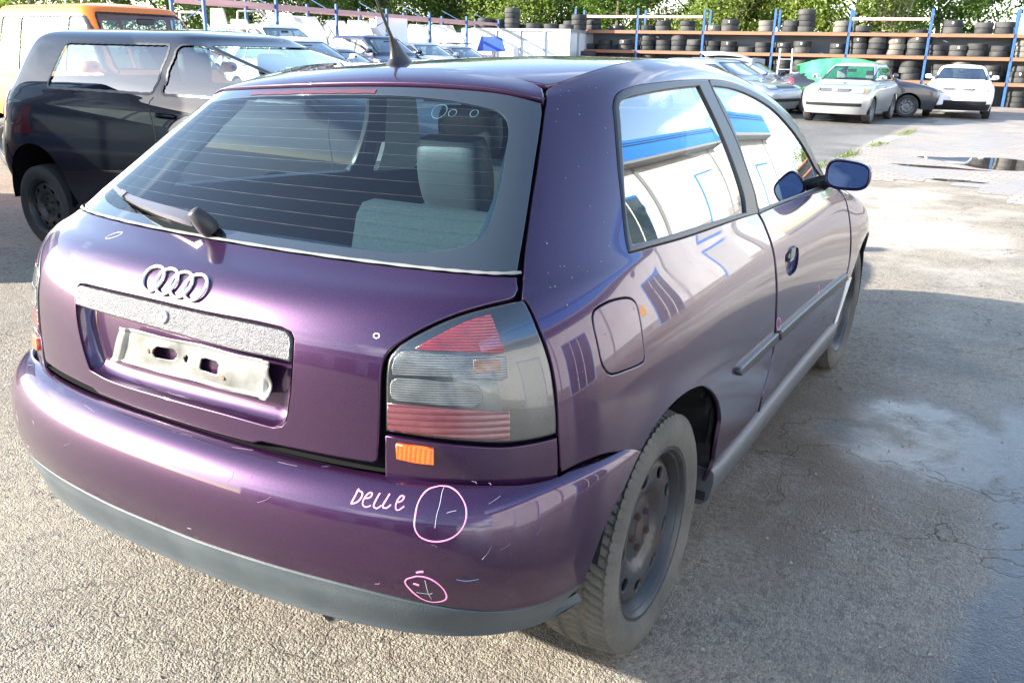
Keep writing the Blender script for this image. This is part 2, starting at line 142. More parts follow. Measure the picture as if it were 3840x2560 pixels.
OUT = json.loads('''{"tailgate":[[[0,7.92]],[[0,7.92],[1,7.92],[2,7.92],[3,7.93]],[[3.964,7.862],[4.032,7.354]],[[4.032,7.354],[3.913,6.724],[3.579,6.509],[3.125,6.201],[2.749,5.883],[2.433,5.543],[2.222,5.235]],[[2.222,5.235],[2.125,5.042],[2.072,4.791],[2.051,4.512]],[[2.051,4.512],[2.018,3.817],[1.979,3.231],[1.964,3.031]],[[1.964,3.031],[1.926,2.985],[1.828,2.983]],[[1.828,2.983],[1.542,2.99],[1.24,2.994],[0.932,2.987]],[[0.85,2.93],[0,2.93]]],"glass":[[[0,7.95],[1,7.95],[2,7.95],[3,7.96]],[[3.948,7.907],[3.912,8.551],[3.885,8.984],[3.873,9.447],[3.904,9.965],[3.949,10.583]],[[3.9,11.05],[3.4,11.2],[2.5,11.35],[1.5,11.42],[0,11.45]]],"glass_clear":[[[0,8.17],[0.9,8.165],[1.6,8.172]],[[1.713,8.178],[1.973,8.219],[2.233,8.266],[2.547,8.339],[2.77,8.414],[2.929,8.514],[3.013,8.654],[3.039,8.806],[3.045,9.042],[3.033,9.307],[2.986,9.654],[2.915,10.089],[2.801,10.338],[2.615,10.507],[2.427,10.62],[2.161,10.694],[1.892,10.77]],[[1.6,10.86],[0.9,10.97],[0,11.0]]],"spoiler":[[[0,11.5],[1.5,11.47],[2.5,11.4],[3.4,11.26],[3.9,11.12]],[[3.948,10.896],[3.96,11.416],[3.855,12.412]],[[3.855,12.412],[3.444,12.796],[2.756,12.845],[2.236,12.849]],[[1.9,12.95],[1,12.96],[0,12.97]]],"lamp":[[[2.044,3.517],[2.528,3.447],[2.985,3.392],[3.462,3.351],[3.995,3.349],[4.502,3.369]],[[4.502,3.369],[4.534,3.607],[4.549,4.033],[4.528,4.549],[4.457,4.978],[4.337,5.439],[4.217,5.959],[4.095,6.596]],[[4.095,6.596],[3.772,6.499],[3.271,6.256],[2.807,5.918],[2.432,5.525],[2.234,5.262]],[[2.234,5.262],[2.125,4.982],[2.092,4.65],[2.072,4.211],[2.044,3.517]]],"z_red_top":[[[2.402,5.194],[2.693,5.498],[3.028,5.803],[3.464,6.041]],[[3.464,6.041],[3.56,5.524],[3.651,5.116]],[[3.651,5.116],[3.605,5.046],[3.233,5.087],[2.805,5.127],[2.472,5.155]],[[2.402,5.194]]],"z_clear":[[[2.16,4.597],[2.164,4.856],[2.236,5.079]],[[2.335,5.132],[2.614,5.087],[3.006,5.033],[3.572,4.971]],[[3.664,4.951],[3.65,4.525]],[[3.527,4.491],[2.975,4.556],[2.526,4.6],[2.167,4.582]]],"z_rev":[[[2.124,4.22],[2.14,4.437],[2.212,4.541],[2.592,4.515],[3.094,4.444]],[[3.157,4.41],[3.226,4.301],[3.197,4.113],[3.098,4.009]],[[3.034,4.0],[2.564,4.054],[2.21,4.086]],[[2.143,4.12]]],"z_red_bot":[[[2.09,4.033],[2.561,3.998],[3.136,3.941],[3.621,3.891]],[[3.579,3.407],[3.094,3.45],[2.531,3.51],[2.075,3.561]]],"z_amber":[[[3.131,4.93],[3.541,4.916]],[[3.534,4.693],[3.133,4.659]]],"under_lamp":[[[2.041,3.454],[2.525,3.393],[2.982,3.344],[3.458,3.303],[3.991,3.306],[4.497,3.32]],[[4.503,3.319],[4.496,2.851]],[[4.5,2.3],[3.3,2.3],[2.05,2.3]],[[2.019,2.877],[2.027,3.107]]],"reflector":[[[2.149,3.348],[2.336,3.335],[2.529,3.313]],[[2.529,3.313],[2.523,3.069]],[[2.523,3.069],[2.333,3.084],[2.149,3.128]],[[2.149,3.128]]],"side":[[[4.067,6.57],[4.071,7.775],[4.01,8.298],[3.962,8.723],[3.936,9.13],[3.948,9.581],[3.971,10.146],[4.012,10.767]],[[4.012,10.767],[4.057,11.415],[3.996,12.419]],[[4.3,12.95],[5,12.97],[6,12.98],[7,12.98],[8,12.98],[9,12.98],[10,12.98],[11,12.95],[11.7,12.6],[11.85,11.5],[11.8,10],[11.75,9],[11.7,8.2],[11.6,7.3]],[[11.6,7.3],[11.2,6.4]],[[11.092,7.663],[10.982,8.588],[10.804,9.319],[10.735,10.05],[10.557,10.595],[10.138,11.015],[9.567,11.178],[8.976,11.174],[8.432,11.173],[7.912,11.19],[7.11,11.203]],[[7.11,11.203],[6.685,11.183],[6.315,11.101],[6.082,10.917],[5.953,10.616]],[[5.953,10.616],[5.885,9.465],[5.979,8.557],[6.109,7.699]],[[6.109,7.699],[6.856,7.455],[7.891,6.731],[8.696,6.168]],[[8.703,6.092],[8.712,5.653],[8.701,5.196],[8.706,4.721],[8.717,4.263],[8.715,3.86],[8.726,3.371],[8.738,2.839],[8.767,2.346],[8.777,1.875],[8.718,1.449],[8.639,1.082],[8.631,0.672]],[[9.0,0.42],[8.0,0.4],[7.45,0.45]],[[7.554,0.73],[7.521,1.051],[7.508,1.324],[7.507,1.618],[7.412,1.994],[7.265,2.325],[7.028,2.67],[6.827,2.797],[6.605,2.842],[6.396,2.803],[6.195,2.685],[6.111,2.593],[6.036,2.481]],[[6.036,2.481],[5.481,2.759],[5.003,2.816],[4.536,2.768]],[[4.536,2.768],[4.53,3.139],[4.529,3.347]],[[4.526,3.389],[4.574,4.028],[4.552,4.544],[4.483,4.989],[4.362,5.451],[4.242,5.993],[4.136,6.51]]],"fuel":[[[5.478,5.651],[5.664,5.692],[5.889,5.638],[6.014,5.539],[6.088,5.328],[6.096,4.843],[6.1,4.329],[6.1,4.028],[6.056,3.956],[5.817,3.991],[5.578,4.047],[5.501,4.152],[5.437,4.356],[5.394,4.797],[5.349,5.254],[5.346,5.471],[5.391,5.603]]],"door":[[[8.736,6.043],[8.747,5.615],[8.739,5.161],[8.75,4.684],[8.765,4.225],[8.766,3.822],[8.78,3.333],[8.794,2.8],[8.826,2.304],[8.839,1.827],[8.782,1.394],[8.707,1.02],[8.705,0.599]],[[9.3,0.42],[10,0.42],[11.1,0.42]],[[11.319,1.076],[11.301,1.81],[11.336,2.129],[11.354,2.421],[11.334,2.937],[11.312,3.54],[11.307,4.144],[11.346,4.842]],[[11.3,5.75]],[[10.466,5.702],[9.467,5.924],[8.782,6.064]]],"fender":[[[11.398,4.787],[11.358,4.073],[11.366,3.476],[11.393,2.903],[11.417,2.385],[11.395,2.033],[11.353,1.752]],[[11.22,0.5],[11.3,0.45]],[[11.38,0.9],[11.6,1.75],[12.0,2.45],[12.5,2.6],[13.0,2.2],[13.25,1.2],[13.35,0.3]],[[13.35,0.3],[14.1,0.3]],[[14.1,2.5],[14.0,4.0],[13,4.6],[12.2,5.05],[11.62,5.45]]],"qglass":[[[6.175,7.924],[6.027,8.7],[6.014,9.455],[6.132,10.597]],[[6.132,10.597],[6.195,10.721],[6.346,10.802],[6.624,10.849]],[[6.624,10.849],[7.608,10.902],[8.651,10.927]],[[8.651,10.927],[8.661,9.902],[8.619,8.913],[8.492,6.608]],[[8.492,6.608],[7.725,7.34],[6.989,7.685],[6.175,7.924]]],"dglass":[[[9.074,10.92],[9.682,10.814],[10.117,10.534],[10.409,10.083],[10.518,9.428],[10.609,8.768],[10.754,7.799]],[[11.12,6.3],[10.6,6.05]],[[9.505,6.102],[8.797,6.273]],[[8.779,6.47],[8.848,8.525],[8.944,9.371],[9.044,10.285],[9.024,10.892]]],"qtrim":[[[6.109,7.699],[5.979,8.557],[5.885,9.465],[5.953,10.616]],[[5.953,10.616],[6.082,10.917],[6.315,11.101],[6.685,11.183],[7.11,11.203]],[[7.11,11.203],[7.912,11.19],[8.987,11.174]],[[8.987,11.174],[8.926,10.248],[8.886,9.434],[8.802,8.383],[8.722,6.258]],[[8.696,6.097],[7.891,6.731],[6.856,7.455],[6.109,7.699]]],"dtrim":[[[9.021,11.176],[9.567,11.178],[10.138,11.015],[10.557,10.595],[10.735,10.05],[10.804,9.319],[10.982,8.588],[11.092,7.663]],[[11.25,6.3],[11.2,5.85],[10.6,5.62]],[[9.479,5.937],[8.704,6.047]],[[8.736,6.235],[8.816,8.375],[8.902,9.43],[8.944,10.245],[9.015,11.158]]],"strip_rear":[[[7.722,2.359],[7.76,2.385],[7.822,2.374]],[[7.822,2.374],[8.788,2.294]],[[8.835,2.074],[7.844,2.199],[7.792,2.201],[7.731,2.286]]],"strip_door":[[[8.871,2.272],[9.919,2.164],[11.25,2.025]],[[11.341,1.796],[9.992,1.932],[8.904,2.06]]],"handle":[[[9.051,4.034],[9.155,4.091],[9.331,4.067],[9.437,3.984],[9.457,3.829],[9.428,3.589],[9.366,3.388],[9.276,3.336],[9.141,3.388],[9.067,3.57],[9.028,3.853]]],"primer":[[[11.365,1.8],[11.345,1.4],[11.29,0.85],[11.22,0.52]],[[11.22,0.52],[11.36,0.5]],[[11.36,0.5],[11.41,0.95],[11.6,1.7]]],"circ1":[[[8.953,2.365],[8.956,2.313],[8.947,2.276],[8.928,2.261],[8.901,2.269],[8.872,2.301],[8.843,2.349],[8.821,2.408],[8.808,2.467],[8.807,2.519],[8.817,2.556],[8.836,2.571],[8.862,2.563],[8.891,2.533],[8.918,2.485],[8.94,2.426],[8.953,2.365]]],"circ2":[[[10.233,2.269],[10.237,2.231],[10.236,2.202],[10.229,2.187],[10.217,2.188],[10.203,2.205],[10.188,2.235],[10.174,2.274],[10.165,2.316],[10.161,2.353],[10.163,2.382],[10.171,2.397],[10.182,2.396],[10.196,2.38],[10.211,2.35],[10.224,2.311],[10.233,2.269]]],"circ3":[[[-1.106,7.566],[-1.098,7.508],[-1.102,7.421],[-1.116,7.316],[-1.138,7.215],[-1.164,7.142],[-1.19,7.117],[-1.211,7.146],[-1.222,7.223],[-1.222,7.327],[-1.208,7.432],[-1.182,7.518],[-1.152,7.571],[-1.125,7.587],[-1.106,7.566]]],"circ4":[[[2.021,5.422],[2.018,5.391],[2.008,5.367],[1.993,5.356],[1.977,5.361],[1.965,5.381],[1.959,5.41],[1.962,5.441],[1.972,5.465],[1.987,5.476],[2.002,5.471],[2.015,5.451],[2.021,5.422]]],"recess":[[[-0.939,3.327],[-1.0,3.584],[-1.069,4.028],[-1.12,4.595],[-1.139,4.935],[-1.138,5.13]],[[-1.138,5.13],[-1.095,5.26],[-1.015,5.28]],[[-1.015,5.28],[-0.298,5.33],[0.346,5.325],[0.831,5.344],[1.098,5.311]],[[1.098,5.311],[1.177,5.26],[1.22,5.113]],[[1.22,5.113],[1.229,4.659],[1.214,4.016],[1.179,3.553]],[[1.179,3.553],[1.154,3.404],[1.097,3.306],[1.043,3.284]],[[1.043,3.284],[0.584,3.31],[-0.04,3.296],[-0.652,3.274],[-0.939,3.327]]],"garnish":[[[-1.124,4.699],[-1.139,4.99],[-1.125,5.165],[-1.059,5.242]],[[-1.059,5.242],[-0.293,5.279],[0.35,5.284],[0.836,5.297],[1.093,5.267]],[[1.093,5.267],[1.151,5.237],[1.194,5.149],[1.215,4.995]],[[1.215,4.995],[1.212,4.585]],[[1.212,4.585],[1.107,4.605],[0.588,4.617],[-0.029,4.675],[-0.62,4.69],[-1.123,4.686]]],"lock":[[[0.042,4.981],[0.041,4.92],[0.031,4.87],[0.015,4.845],[-0.002,4.851],[-0.017,4.887],[-0.025,4.943],[-0.024,5.004],[-0.015,5.054],[0.001,5.079],[0.018,5.072],[0.033,5.036],[0.042,4.981]]],"rings":[[[-0.225,5.951]],[[-0.089,5.939]],[[0.039,5.949]],[[0.204,5.948]]],"holder":[[[-0.525,4.445]],[[-0.651,3.641]],[[0.979,3.686]],[[1.012,4.483]]],"wiper":[[[-1.657,8.465]],[[-0.127,8.193]],[[-2.109,8.485]],[[-0.094,8.058]]],"stickers":[[[1.475,10.548]],[[1.663,10.513]],[[2.006,10.527]]],"bumper":[[[0,4.02],[0.2,4.025],[0.44,4.066]],[[0.453,4.069],[1.05,4.25],[1.767,4.301],[2.56,3.999],[3.248,3.612],[4.147,3.341],[5.004,3.493]],[[5.004,3.493],[5.28,5.059],[5.595,5.94],[6.234,6.862],[6.662,7.578],[6.932,7.964]],[[6.932,7.964],[5.91,10.0],[5.111,10.0],[4.448,8.727],[3.805,8.539],[3.122,8.751],[2.535,9.021],[2.013,10.0]],[[2.0,9.9],[0,9.9]]],"lip":[[[0,0.3],[2,0.3],[4,0.3],[5.2,0.3]],[[5.2,0.3],[5.25,1.2]],[[4.381,1.634],[4.688,2.566],[4.986,3.375]],[[4.153,3.169],[3.249,3.46],[2.559,3.898],[1.765,4.226],[1.046,4.166],[0.449,3.964]],[[0.44,3.96],[0.2,3.935],[0,3.93]]],"w0":[[[1.842,7.938],[1.827,7.675],[1.801,7.341]]],"w1":[[[1.825,7.812],[1.85,7.851],[1.878,7.802],[1.875,7.597],[1.844,7.418],[1.801,7.332]]],"w2":[[[1.899,7.608],[1.944,7.653],[1.962,7.813],[1.947,7.863],[1.918,7.745],[1.896,7.518],[1.898,7.366],[1.925,7.31],[1.964,7.395]]],"w3":[[[2.027,7.895],[2.005,7.655],[1.988,7.425],[1.995,7.341],[2.015,7.323],[2.053,7.45]]],"w4":[[[2.113,7.925],[2.089,7.674],[2.065,7.456],[2.075,7.372],[2.101,7.387],[2.135,7.525]]],"w5":[[[2.194,7.633],[2.232,7.716],[2.246,7.878],[2.227,7.916],[2.198,7.783],[2.18,7.563],[2.182,7.398],[2.2,7.356],[2.255,7.521]]],"wc1":[[[2.586,8.591],[2.675,8.588],[2.768,8.349],[2.841,8.005],[2.888,7.678],[2.898,7.349],[2.867,7.042],[2.803,6.794],[2.708,6.607],[2.598,6.514],[2.51,6.512],[2.424,6.597],[2.376,6.774],[2.359,6.974],[2.365,7.312],[2.38,7.647],[2.421,8.03],[2.486,8.373],[2.586,8.591]]],"wc2":[[[2.382,5.274],[2.458,5.282],[2.545,5.181],[2.626,4.965],[2.672,4.723],[2.681,4.508],[2.642,4.34],[2.539,4.22],[2.45,4.291],[2.374,4.491],[2.31,4.748],[2.276,4.946],[2.29,5.113],[2.382,5.274]]],"wd1":[[[2.379,5.401],[2.417,5.454],[2.449,5.468]]],"wd2":[[[2.348,4.971],[2.375,4.961],[2.404,4.93]]],"scr1":[[[2.636,8.513],[2.62,8.199],[2.602,7.709],[2.574,7.34],[2.558,6.921]]],"scr2":[[[2.675,7.416],[2.723,7.466],[2.781,7.511]]],"scr3":[[[2.788,5.275],[2.868,5.234],[2.94,5.239],[3.053,5.305]]],"scr4":[[[2.375,4.614],[2.435,4.609],[2.497,4.6],[2.533,4.655]]],"scr5":[[[2.462,5.166],[2.481,4.803],[2.497,4.579],[2.522,4.379]]]}''')
# ---------------------------------------------------------------- materials
MATS = {}
def mat(name, color=(.5, .5, .5), rough=.5, metal=0., coat=0., coat_rough=.03, spec=.5, bump=None, noise=None, trans=0, emis=None, sheen=0):
    """plain procedural principled material; noise=(scale, colour2, amount), bump=(scale, strength)"""
    if name in MATS: return MATS[name]
    m = bpy.data.materials.new(name); m.use_nodes = True; n = m.node_tree.nodes; l = m.node_tree.links
    b = n['Principled BSDF']; b.inputs['Base Color'].default_value = (*color, 1); b.inputs['Roughness'].default_value = rough
    b.inputs['Metallic'].default_value = metal; b.inputs['Coat Weight'].default_value = coat; b.inputs['Coat Roughness'].default_value = coat_rough
    b.inputs['Specular IOR Level'].default_value = spec
    tcn = n.new('ShaderNodeTexCoord')
    if noise:
        t = n.new('ShaderNodeTexNoise'); t.inputs['Scale'].default_value = noise[0]; t.inputs['Detail'].default_value = 6
        r = n.new('ShaderNodeValToRGB'); r.color_ramp.elements[0].position = .38; r.color_ramp.elements[1].position = .66
        x = n.new('ShaderNodeMix'); x.data_type = 'RGBA'; x.inputs['A'].default_value = (*color, 1); x.inputs['B'].default_value = (*noise[1], 1)
        mm = n.new('ShaderNodeMath'); mm.operation = 'MULTIPLY'; mm.inputs[1].default_value = noise[2]
        l.new(tcn.outputs['Object'], t.inputs['Vector']); l.new(t.outputs[0], r.inputs[0]); l.new(r.outputs[0], mm.inputs[0])
        l.new(mm.outputs[0], x.inputs['Factor']); l.new(x.outputs['Result'], b.inputs['Base Color'])
        if len(noise) > 3:
            q = n.new('ShaderNodeMapRange'); q.inputs['To Min'].default_value = rough; q.inputs['To Max'].default_value = noise[3]
            l.new(mm.outputs[0], q.inputs['Value']); l.new(q.outputs[0], b.inputs['Roughness'])
    if bump:
        t = n.new('ShaderNodeTexNoise'); t.inputs['Scale'].default_value = bump[0]; t.inputs['Detail'].default_value = 4
        bb = n.new('ShaderNodeBump'); bb.inputs['Strength'].default_value = bump[1]; bb.inputs['Distance'].default_value = .01
        l.new(tcn.outputs['Object'], t.inputs['Vector']); l.new(t.outputs[0], bb.inputs['Height']); l.new(bb.outputs[0], b.inputs['Normal'])
    if emis: b.inputs['Emission Color'].default_value = (*emis[0], 1); b.inputs['Emission Strength'].default_value = emis[1]
    MATS[name] = m; return m
def glass_mat(name, tint=(.55, .62, .6), ior=1.55, rough=0.0, dust=0., boost=0.):
    if name in MATS: return MATS[name]
    m = bpy.data.materials.new(name); m.use_nodes = True; n = m.node_tree.nodes; l = m.node_tree.links; n.clear()
    o = n.new('ShaderNodeOutputMaterial'); t = n.new('ShaderNodeBsdfTransparent'); t.inputs[0].default_value = (*tint, 1)
    g = n.new('ShaderNodeBsdfGlossy'); g.inputs['Roughness'].default_value = rough; g.inputs['Color'].default_value = (1, 1, 1, 1)
    f = n.new('ShaderNodeFresnel'); x = n.new('ShaderNodeMixShader')
    ge = n.new('ShaderNodeNewGeometry'); iv = n.new('ShaderNodeMapRange'); iv.inputs['To Min'].default_value = ior; iv.inputs['To Max'].default_value = 1 / ior   # thin sheet: same reflection from both sides
    l.new(ge.outputs['Backfacing'], iv.inputs['Value']); l.new(iv.outputs[0], f.inputs[0])
    ad = n.new('ShaderNodeMath'); ad.operation = 'MULTIPLY_ADD'; ad.inputs[1].default_value = 1.0 + boost; ad.inputs[2].default_value = boost * .06; ad.use_clamp = True
    l.new(f.outputs[0], ad.inputs[0]); l.new(ad.outputs[0], x.inputs[0]); l.new(t.outputs[0], x.inputs[1]); l.new(g.outputs[0], x.inputs[2])
    last = x
    if dust:
        tcn = n.new('ShaderNodeTexCoord'); mpn = n.new('ShaderNodeMapping'); mpn.inputs['Scale'].default_value = (1.2, 5, 1.2); mpn.inputs['Rotation'].default_value = (0, .4, .5)
        ns = n.new('ShaderNodeTexNoise'); ns.inputs['Scale'].default_value = 3.2; ns.inputs['Detail'].default_value = 11; ns.inputs['Roughness'].default_value = .62
        r = n.new('ShaderNodeValToRGB'); r.color_ramp.elements[0].position = .36; r.color_ramp.elements[1].position = .78; r.color_ramp.elements[1].color = (dust * 1.4,) * 3 + (1,)
        r.color_ramp.elements[0].color = (dust * .45,) * 3 + (1,)
        d = n.new('ShaderNodeBsdfDiffuse'); d.inputs[0].default_value = (.55, .57, .58, 1); x2 = n.new('ShaderNodeMixShader')
        l.new(tcn.outputs['Object'], mpn.inputs[0]); l.new(mpn.outputs[0], ns.inputs['Vector']); l.new(ns.outputs[0], r.inputs[0]); l.new(r.outputs[0], x2.inputs[0])
        l.new(x.outputs[0], x2.inputs[1]); l.new(d.outputs[0], x2.inputs[2]); last = x2
    l.new(last.outputs[0], o.inputs[0]); MATS[name] = m; return m
def paint(name, color, metal=.55, rough=.42, dirt=0., dirt_col=(.35, .32, .28), flake=0., pearl=None):
    """two-layer car paint"""
    if name in MATS: return MATS[name]
    m = mat(name, color, rough, metal, coat=1., coat_rough=.012, spec=.5 if metal else .08); n = m.node_tree.nodes; l = m.node_tree.links; b = n['Principled BSDF']; b.inputs['Coat IOR'].default_value = 1.52
    tcn = n.new('ShaderNodeTexCoord')
    if flake:
        v = n.new('ShaderNodeTexVoronoi'); v.inputs['Scale'].default_value = 900
        mxn = n.new('ShaderNodeMix'); mxn.data_type = 'RGBA'; mxn.blend_type = 'MULTIPLY'; mxn.inputs['A'].default_value = (*color, 1)
        rr = n.new('ShaderNodeMapRange'); rr.inputs['To Min'].default_value = 1 - flake; rr.inputs['To Max'].default_value = 1 + flake * 1.6
        l.new(tcn.outputs['Object'], v.inputs['Vector']); l.new(v.outputs['Color'], rr.inputs['Value'])
        mxn.inputs['Factor'].default_value = 1; l.new(rr.outputs[0], mxn.inputs['B']); l.new(mxn.outputs['Result'], b.inputs['Base Color'])
    if dirt:
        g = n.new('ShaderNodeTexNoise'); g.inputs['Scale'].default_value = 5; g.inputs['Detail'].default_value = 9
        g2 = n.new('ShaderNodeTexNoise'); g2.inputs['Scale'].default_value = 60; g2.inputs['Detail'].default_value = 3
        mr = n.new('ShaderNodeMapRange'); mr.inputs['From Min'].default_value = .5; mr.inputs['From Max'].default_value = .8; mr.inputs['To Max'].default_value = dirt
        ml = n.new('ShaderNodeMath'); ml.operation = 'MULTIPLY'
        l.new(tcn.outputs['Object'], g.inputs['Vector']); l.new(tcn.outputs['Object'], g2.inputs['Vector']); l.new(g.outputs[0], mr.inputs['Value'])
        l.new(mr.outputs[0], ml.inputs[0]); l.new(g2.outputs[0], ml.inputs[1])
        q = n.new('ShaderNodeMapRange'); q.inputs['To Min'].default_value = .012; q.inputs['To Max'].default_value = .5
        l.new(ml.outputs[0], q.inputs['Value']); l.new(q.outputs[0], b.inputs['Coat Roughness'])
    return m
# ---------------------------------------------------------------- object helpers
def mesh_obj(name, verts, faces, material=None, parent=None, smooth=False, normals=None, mats=None, fmat=None, sharp=None):
    me = bpy.data.meshes.new(name)
    me.from_pydata([tuple(map(float, v)) for v in verts], [], [tuple(map(int, f)) for f in faces])
    for m in (mats or ([material] if material else [])): me.materials.append(m)
    if fmat is not None:
        me.polygons.foreach_set('material_index', fmat)
    if smooth: me.polygons.foreach_set('use_smooth', [True] * len(me.polygons))
    me.update()
    if normals is not None:
        me.polygons.foreach_set('use_smooth', [True] * len(me.polygons))
        me.normals_split_custom_set_from_vertices([tuple(map(float, q)) for q in normals])
    elif smooth and sharp:
        me.set_sharp_from_angle(angle=math.radians(sharp))
    o = bpy.data.objects.new(name, me); col.objects.link(o)
    if parent: o.parent = parent
    return o
def tag(o, label, cat, group=None, kind=None):
    if label: o['label'] = label
    if cat: o['category'] = cat
    if group: o['group'] = group
    if kind: o['kind'] = kind
    return o
def empty(name, loc=(0, 0, 0), rz=0., label=None, cat=None, group=None):
    o = bpy.data.objects.new(name, None); col.objects.link(o); o.location = loc; o.rotation_euler = (0, 0, rz); o.empty_display_size = .2
    return tag(o, label, cat, group)
def copy_tree(o, parent=None):
    c = o.copy(); col.objects.link(c)
    if parent: c.parent = parent
    for ch in o.children: copy_tree(ch, c)
    return c
class MB:
    def __init__(s): s.v = []; s.f = []; s.m = []; s.cur = 0
    def add(s, v, f):
        k = len(s.v); s.v += [tuple(q) for q in v]; s.f += [tuple(i + k for i in q) for q in f]; s.m += [s.cur] * len(f); return s
    def box(s, x0, y0, z0, x1, y1, z1, M=None, bev=0.):
        if bev > 0:
            b = min(bev, abs(x1 - x0) * .45, abs(y1 - y0) * .45, abs(z1 - z0) * .45); pts = []; 
            v = []
            for zi, (zz, ii) in enumerate(((z0, b), (z0 + b, 0), (z1 - b, 0), (z1, b))):
                X0, X1, Y0, Y1 = x0 + ii, x1 - ii, y0 + ii, y1 - ii
                v += [(X0 + b, Y0, zz), (X1 - b, Y0, zz), (X1, Y0 + b, zz), (X1, Y1 - b, zz), (X1 - b, Y1, zz), (X0 + b, Y1, zz), (X0, Y1 - b, zz), (X0, Y0 + b, zz)]
            f = [tuple(range(7, -1, -1)), tuple(range(24, 32))]
            for r in range(3):
                for i in range(8): j = (i + 1) % 8; f.append((r * 8 + i, r * 8 + j, r * 8 + 8 + j, r * 8 + 8 + i))
        else:
            v = [(x, y, z) for z in (z0, z1) for x, y in ((x0, y0), (x1, y0), (x1, y1), (x0, y1))]
            f = [(3, 2, 1, 0), (4, 5, 6, 7), (0, 1, 5, 4), (1, 2, 6, 5), (2, 3, 7, 6), (3, 0, 4, 7)]
        if M is not None: v = [tuple(M @ Vector(q)) for q in v]
        return s.add(v, f)
    def tube(s, pts, r, n=8, cap=True, taper=None):
        pts = [Vector(p) for p in pts]; v = []; f = []; up = None
        for i, p in enumerate(pts):
            d = (pts[min(i + 1, len(pts) - 1)] - pts[max(i - 1, 0)]).normalized()
            if up is None: up = d.orthogonal().normalized()
            up = (up - d * up.dot(d)).normalized(); w = d.cross(up)
            rr = r if taper is None else r * taper[i]
            for k in range(n): a = 2 * math.pi * k / n; v.append(p + (up * math.cos(a) + w * math.sin(a)) * rr)
        for i in range(len(pts) - 1):
            for k in range(n): k2 = (k + 1) % n; f.append((i * n + k, i * n + k2, (i + 1) * n + k2, (i + 1) * n + k))
        if cap: f.append(tuple(range(n - 1, -1, -1))); f.append(tuple(range((len(pts) - 1) * n, len(pts) * n)))
        return s.add(v, f)
    def lathe(s, prof, n=32, M=None, axis='x', close=False):
        """prof: (r, a) pairs, a along axis"""
        v = []; f = []
        for r, a in prof:
            for k in range(n):
                t = 2 * math.pi * k / n; c, q = math.cos(t) * r, math.sin(t) * r
                v.append((a, c, q) if axis == 'x' else ((c, q, a) if axis == 'z' else (c, a, q)))
        if M is not None: v = [tuple(M @ Vector(q)) for q in v]
        m = len(prof)
        for i in range(m - 1 + (1 if close else 0)):
            j = (i + 1) % m
            for k in range(n): k2 = (k + 1) % n; f.append((i * n + k, i * n + k2, j * n + k2, j * n + k))
        return s.add(v, f)
    def grid(s, P, closeu=False):
        """P: rows x cols x 3"""
        P = np.asarray(P); r, c, _ = P.shape; f = []
        for i in range(r - 1):
            for j in range(c - 1 + (1 if closeu else 0)): j2 = (j + 1) % c; f.append((i * c + j, i * c + j2, (i + 1) * c + j2, (i + 1) * c + j))
        return s.add([tuple(q) for q in P.reshape(-1, 3)], f)
    def prism(s, poly, axis, a0, a1, M=None):
        """extrude 2D polygon: axis 'x' -> poly is (y, z)"""
        n = len(poly)
        def mk(p, a): return (a, p[0], p[1]) if axis == 'x' else ((p[0], a, p[1]) if axis == 'y' else (p[0], p[1], a))
        v = [mk(p, a0) for p in poly] + [mk(p, a1) for p in poly]
        if M is not None: v = [tuple(M @ Vector(q)) for q in v]
        f = [tuple(range(n - 1, -1, -1)), tuple(range(n, 2 * n))] + [(i, (i + 1) % n, n + (i + 1) % n, n + i) for i in range(n)]
        return s.add(v, f)
    def build(s, name, material, parent=None, smooth=False, sharp=35, mats=None):
        me = mesh_obj(name, s.v, s.f, material, parent, smooth, mats=mats, fmat=s.m if mats else None, sharp=sharp if smooth else None)
        bm_fix(me); return me
def bm_fix(o):
    import bmesh
    bm = bmesh.new(); bm.from_mesh(o.data); bmesh.ops.recalc_face_normals(bm, faces=bm.faces); bm.to_mesh(o.data); bm.free()
# ---------------------------------------------------------------- panels cut from a skin
def catmull(pts, n):
    pts = np.asarray(pts, float)
    if len(pts) < 3: 
        t = np.linspace(0, 1, n)[:, None]; return pts[0] * (1 - t) + pts[-1] * t
    P = np.vstack([2 * pts[0] - pts[1], pts, 2 * pts[-1] - pts[-2]])
    d = np.concatenate([[0], np.cumsum(np.maximum(np.linalg.norm(np.diff(pts, axis=0), axis=1), 1e-6) ** .7)]); out = []
    for a in np.linspace(0, d[-1], n):
        i = min(np.searchsorted(d, a, 'right') - 1, len(pts) - 2); s = (a - d[i]) / (d[i + 1] - d[i])
        # non uniform tangents
        def tan(j):
            if j == 0: return (pts[1] - pts[0]) / (d[1] - d[0])
            if j == len(pts) - 1: return (pts[-1] - pts[-2]) / (d[-1] - d[-2])
            return (pts[j + 1] - pts[j - 1]) / (d[j + 1] - d[j - 1])
        h = d[i + 1] - d[i]; m0, m1 = tan(i) * h, tan(i + 1) * h
        out.append((2 * s ** 3 - 3 * s ** 2 + 1) * pts[i] + (s ** 3 - 2 * s ** 2 + s) * m0 + (-2 * s ** 3 + 3 * s ** 2) * pts[i + 1] + (s ** 3 - s ** 2) * m1)
    return np.array(out)
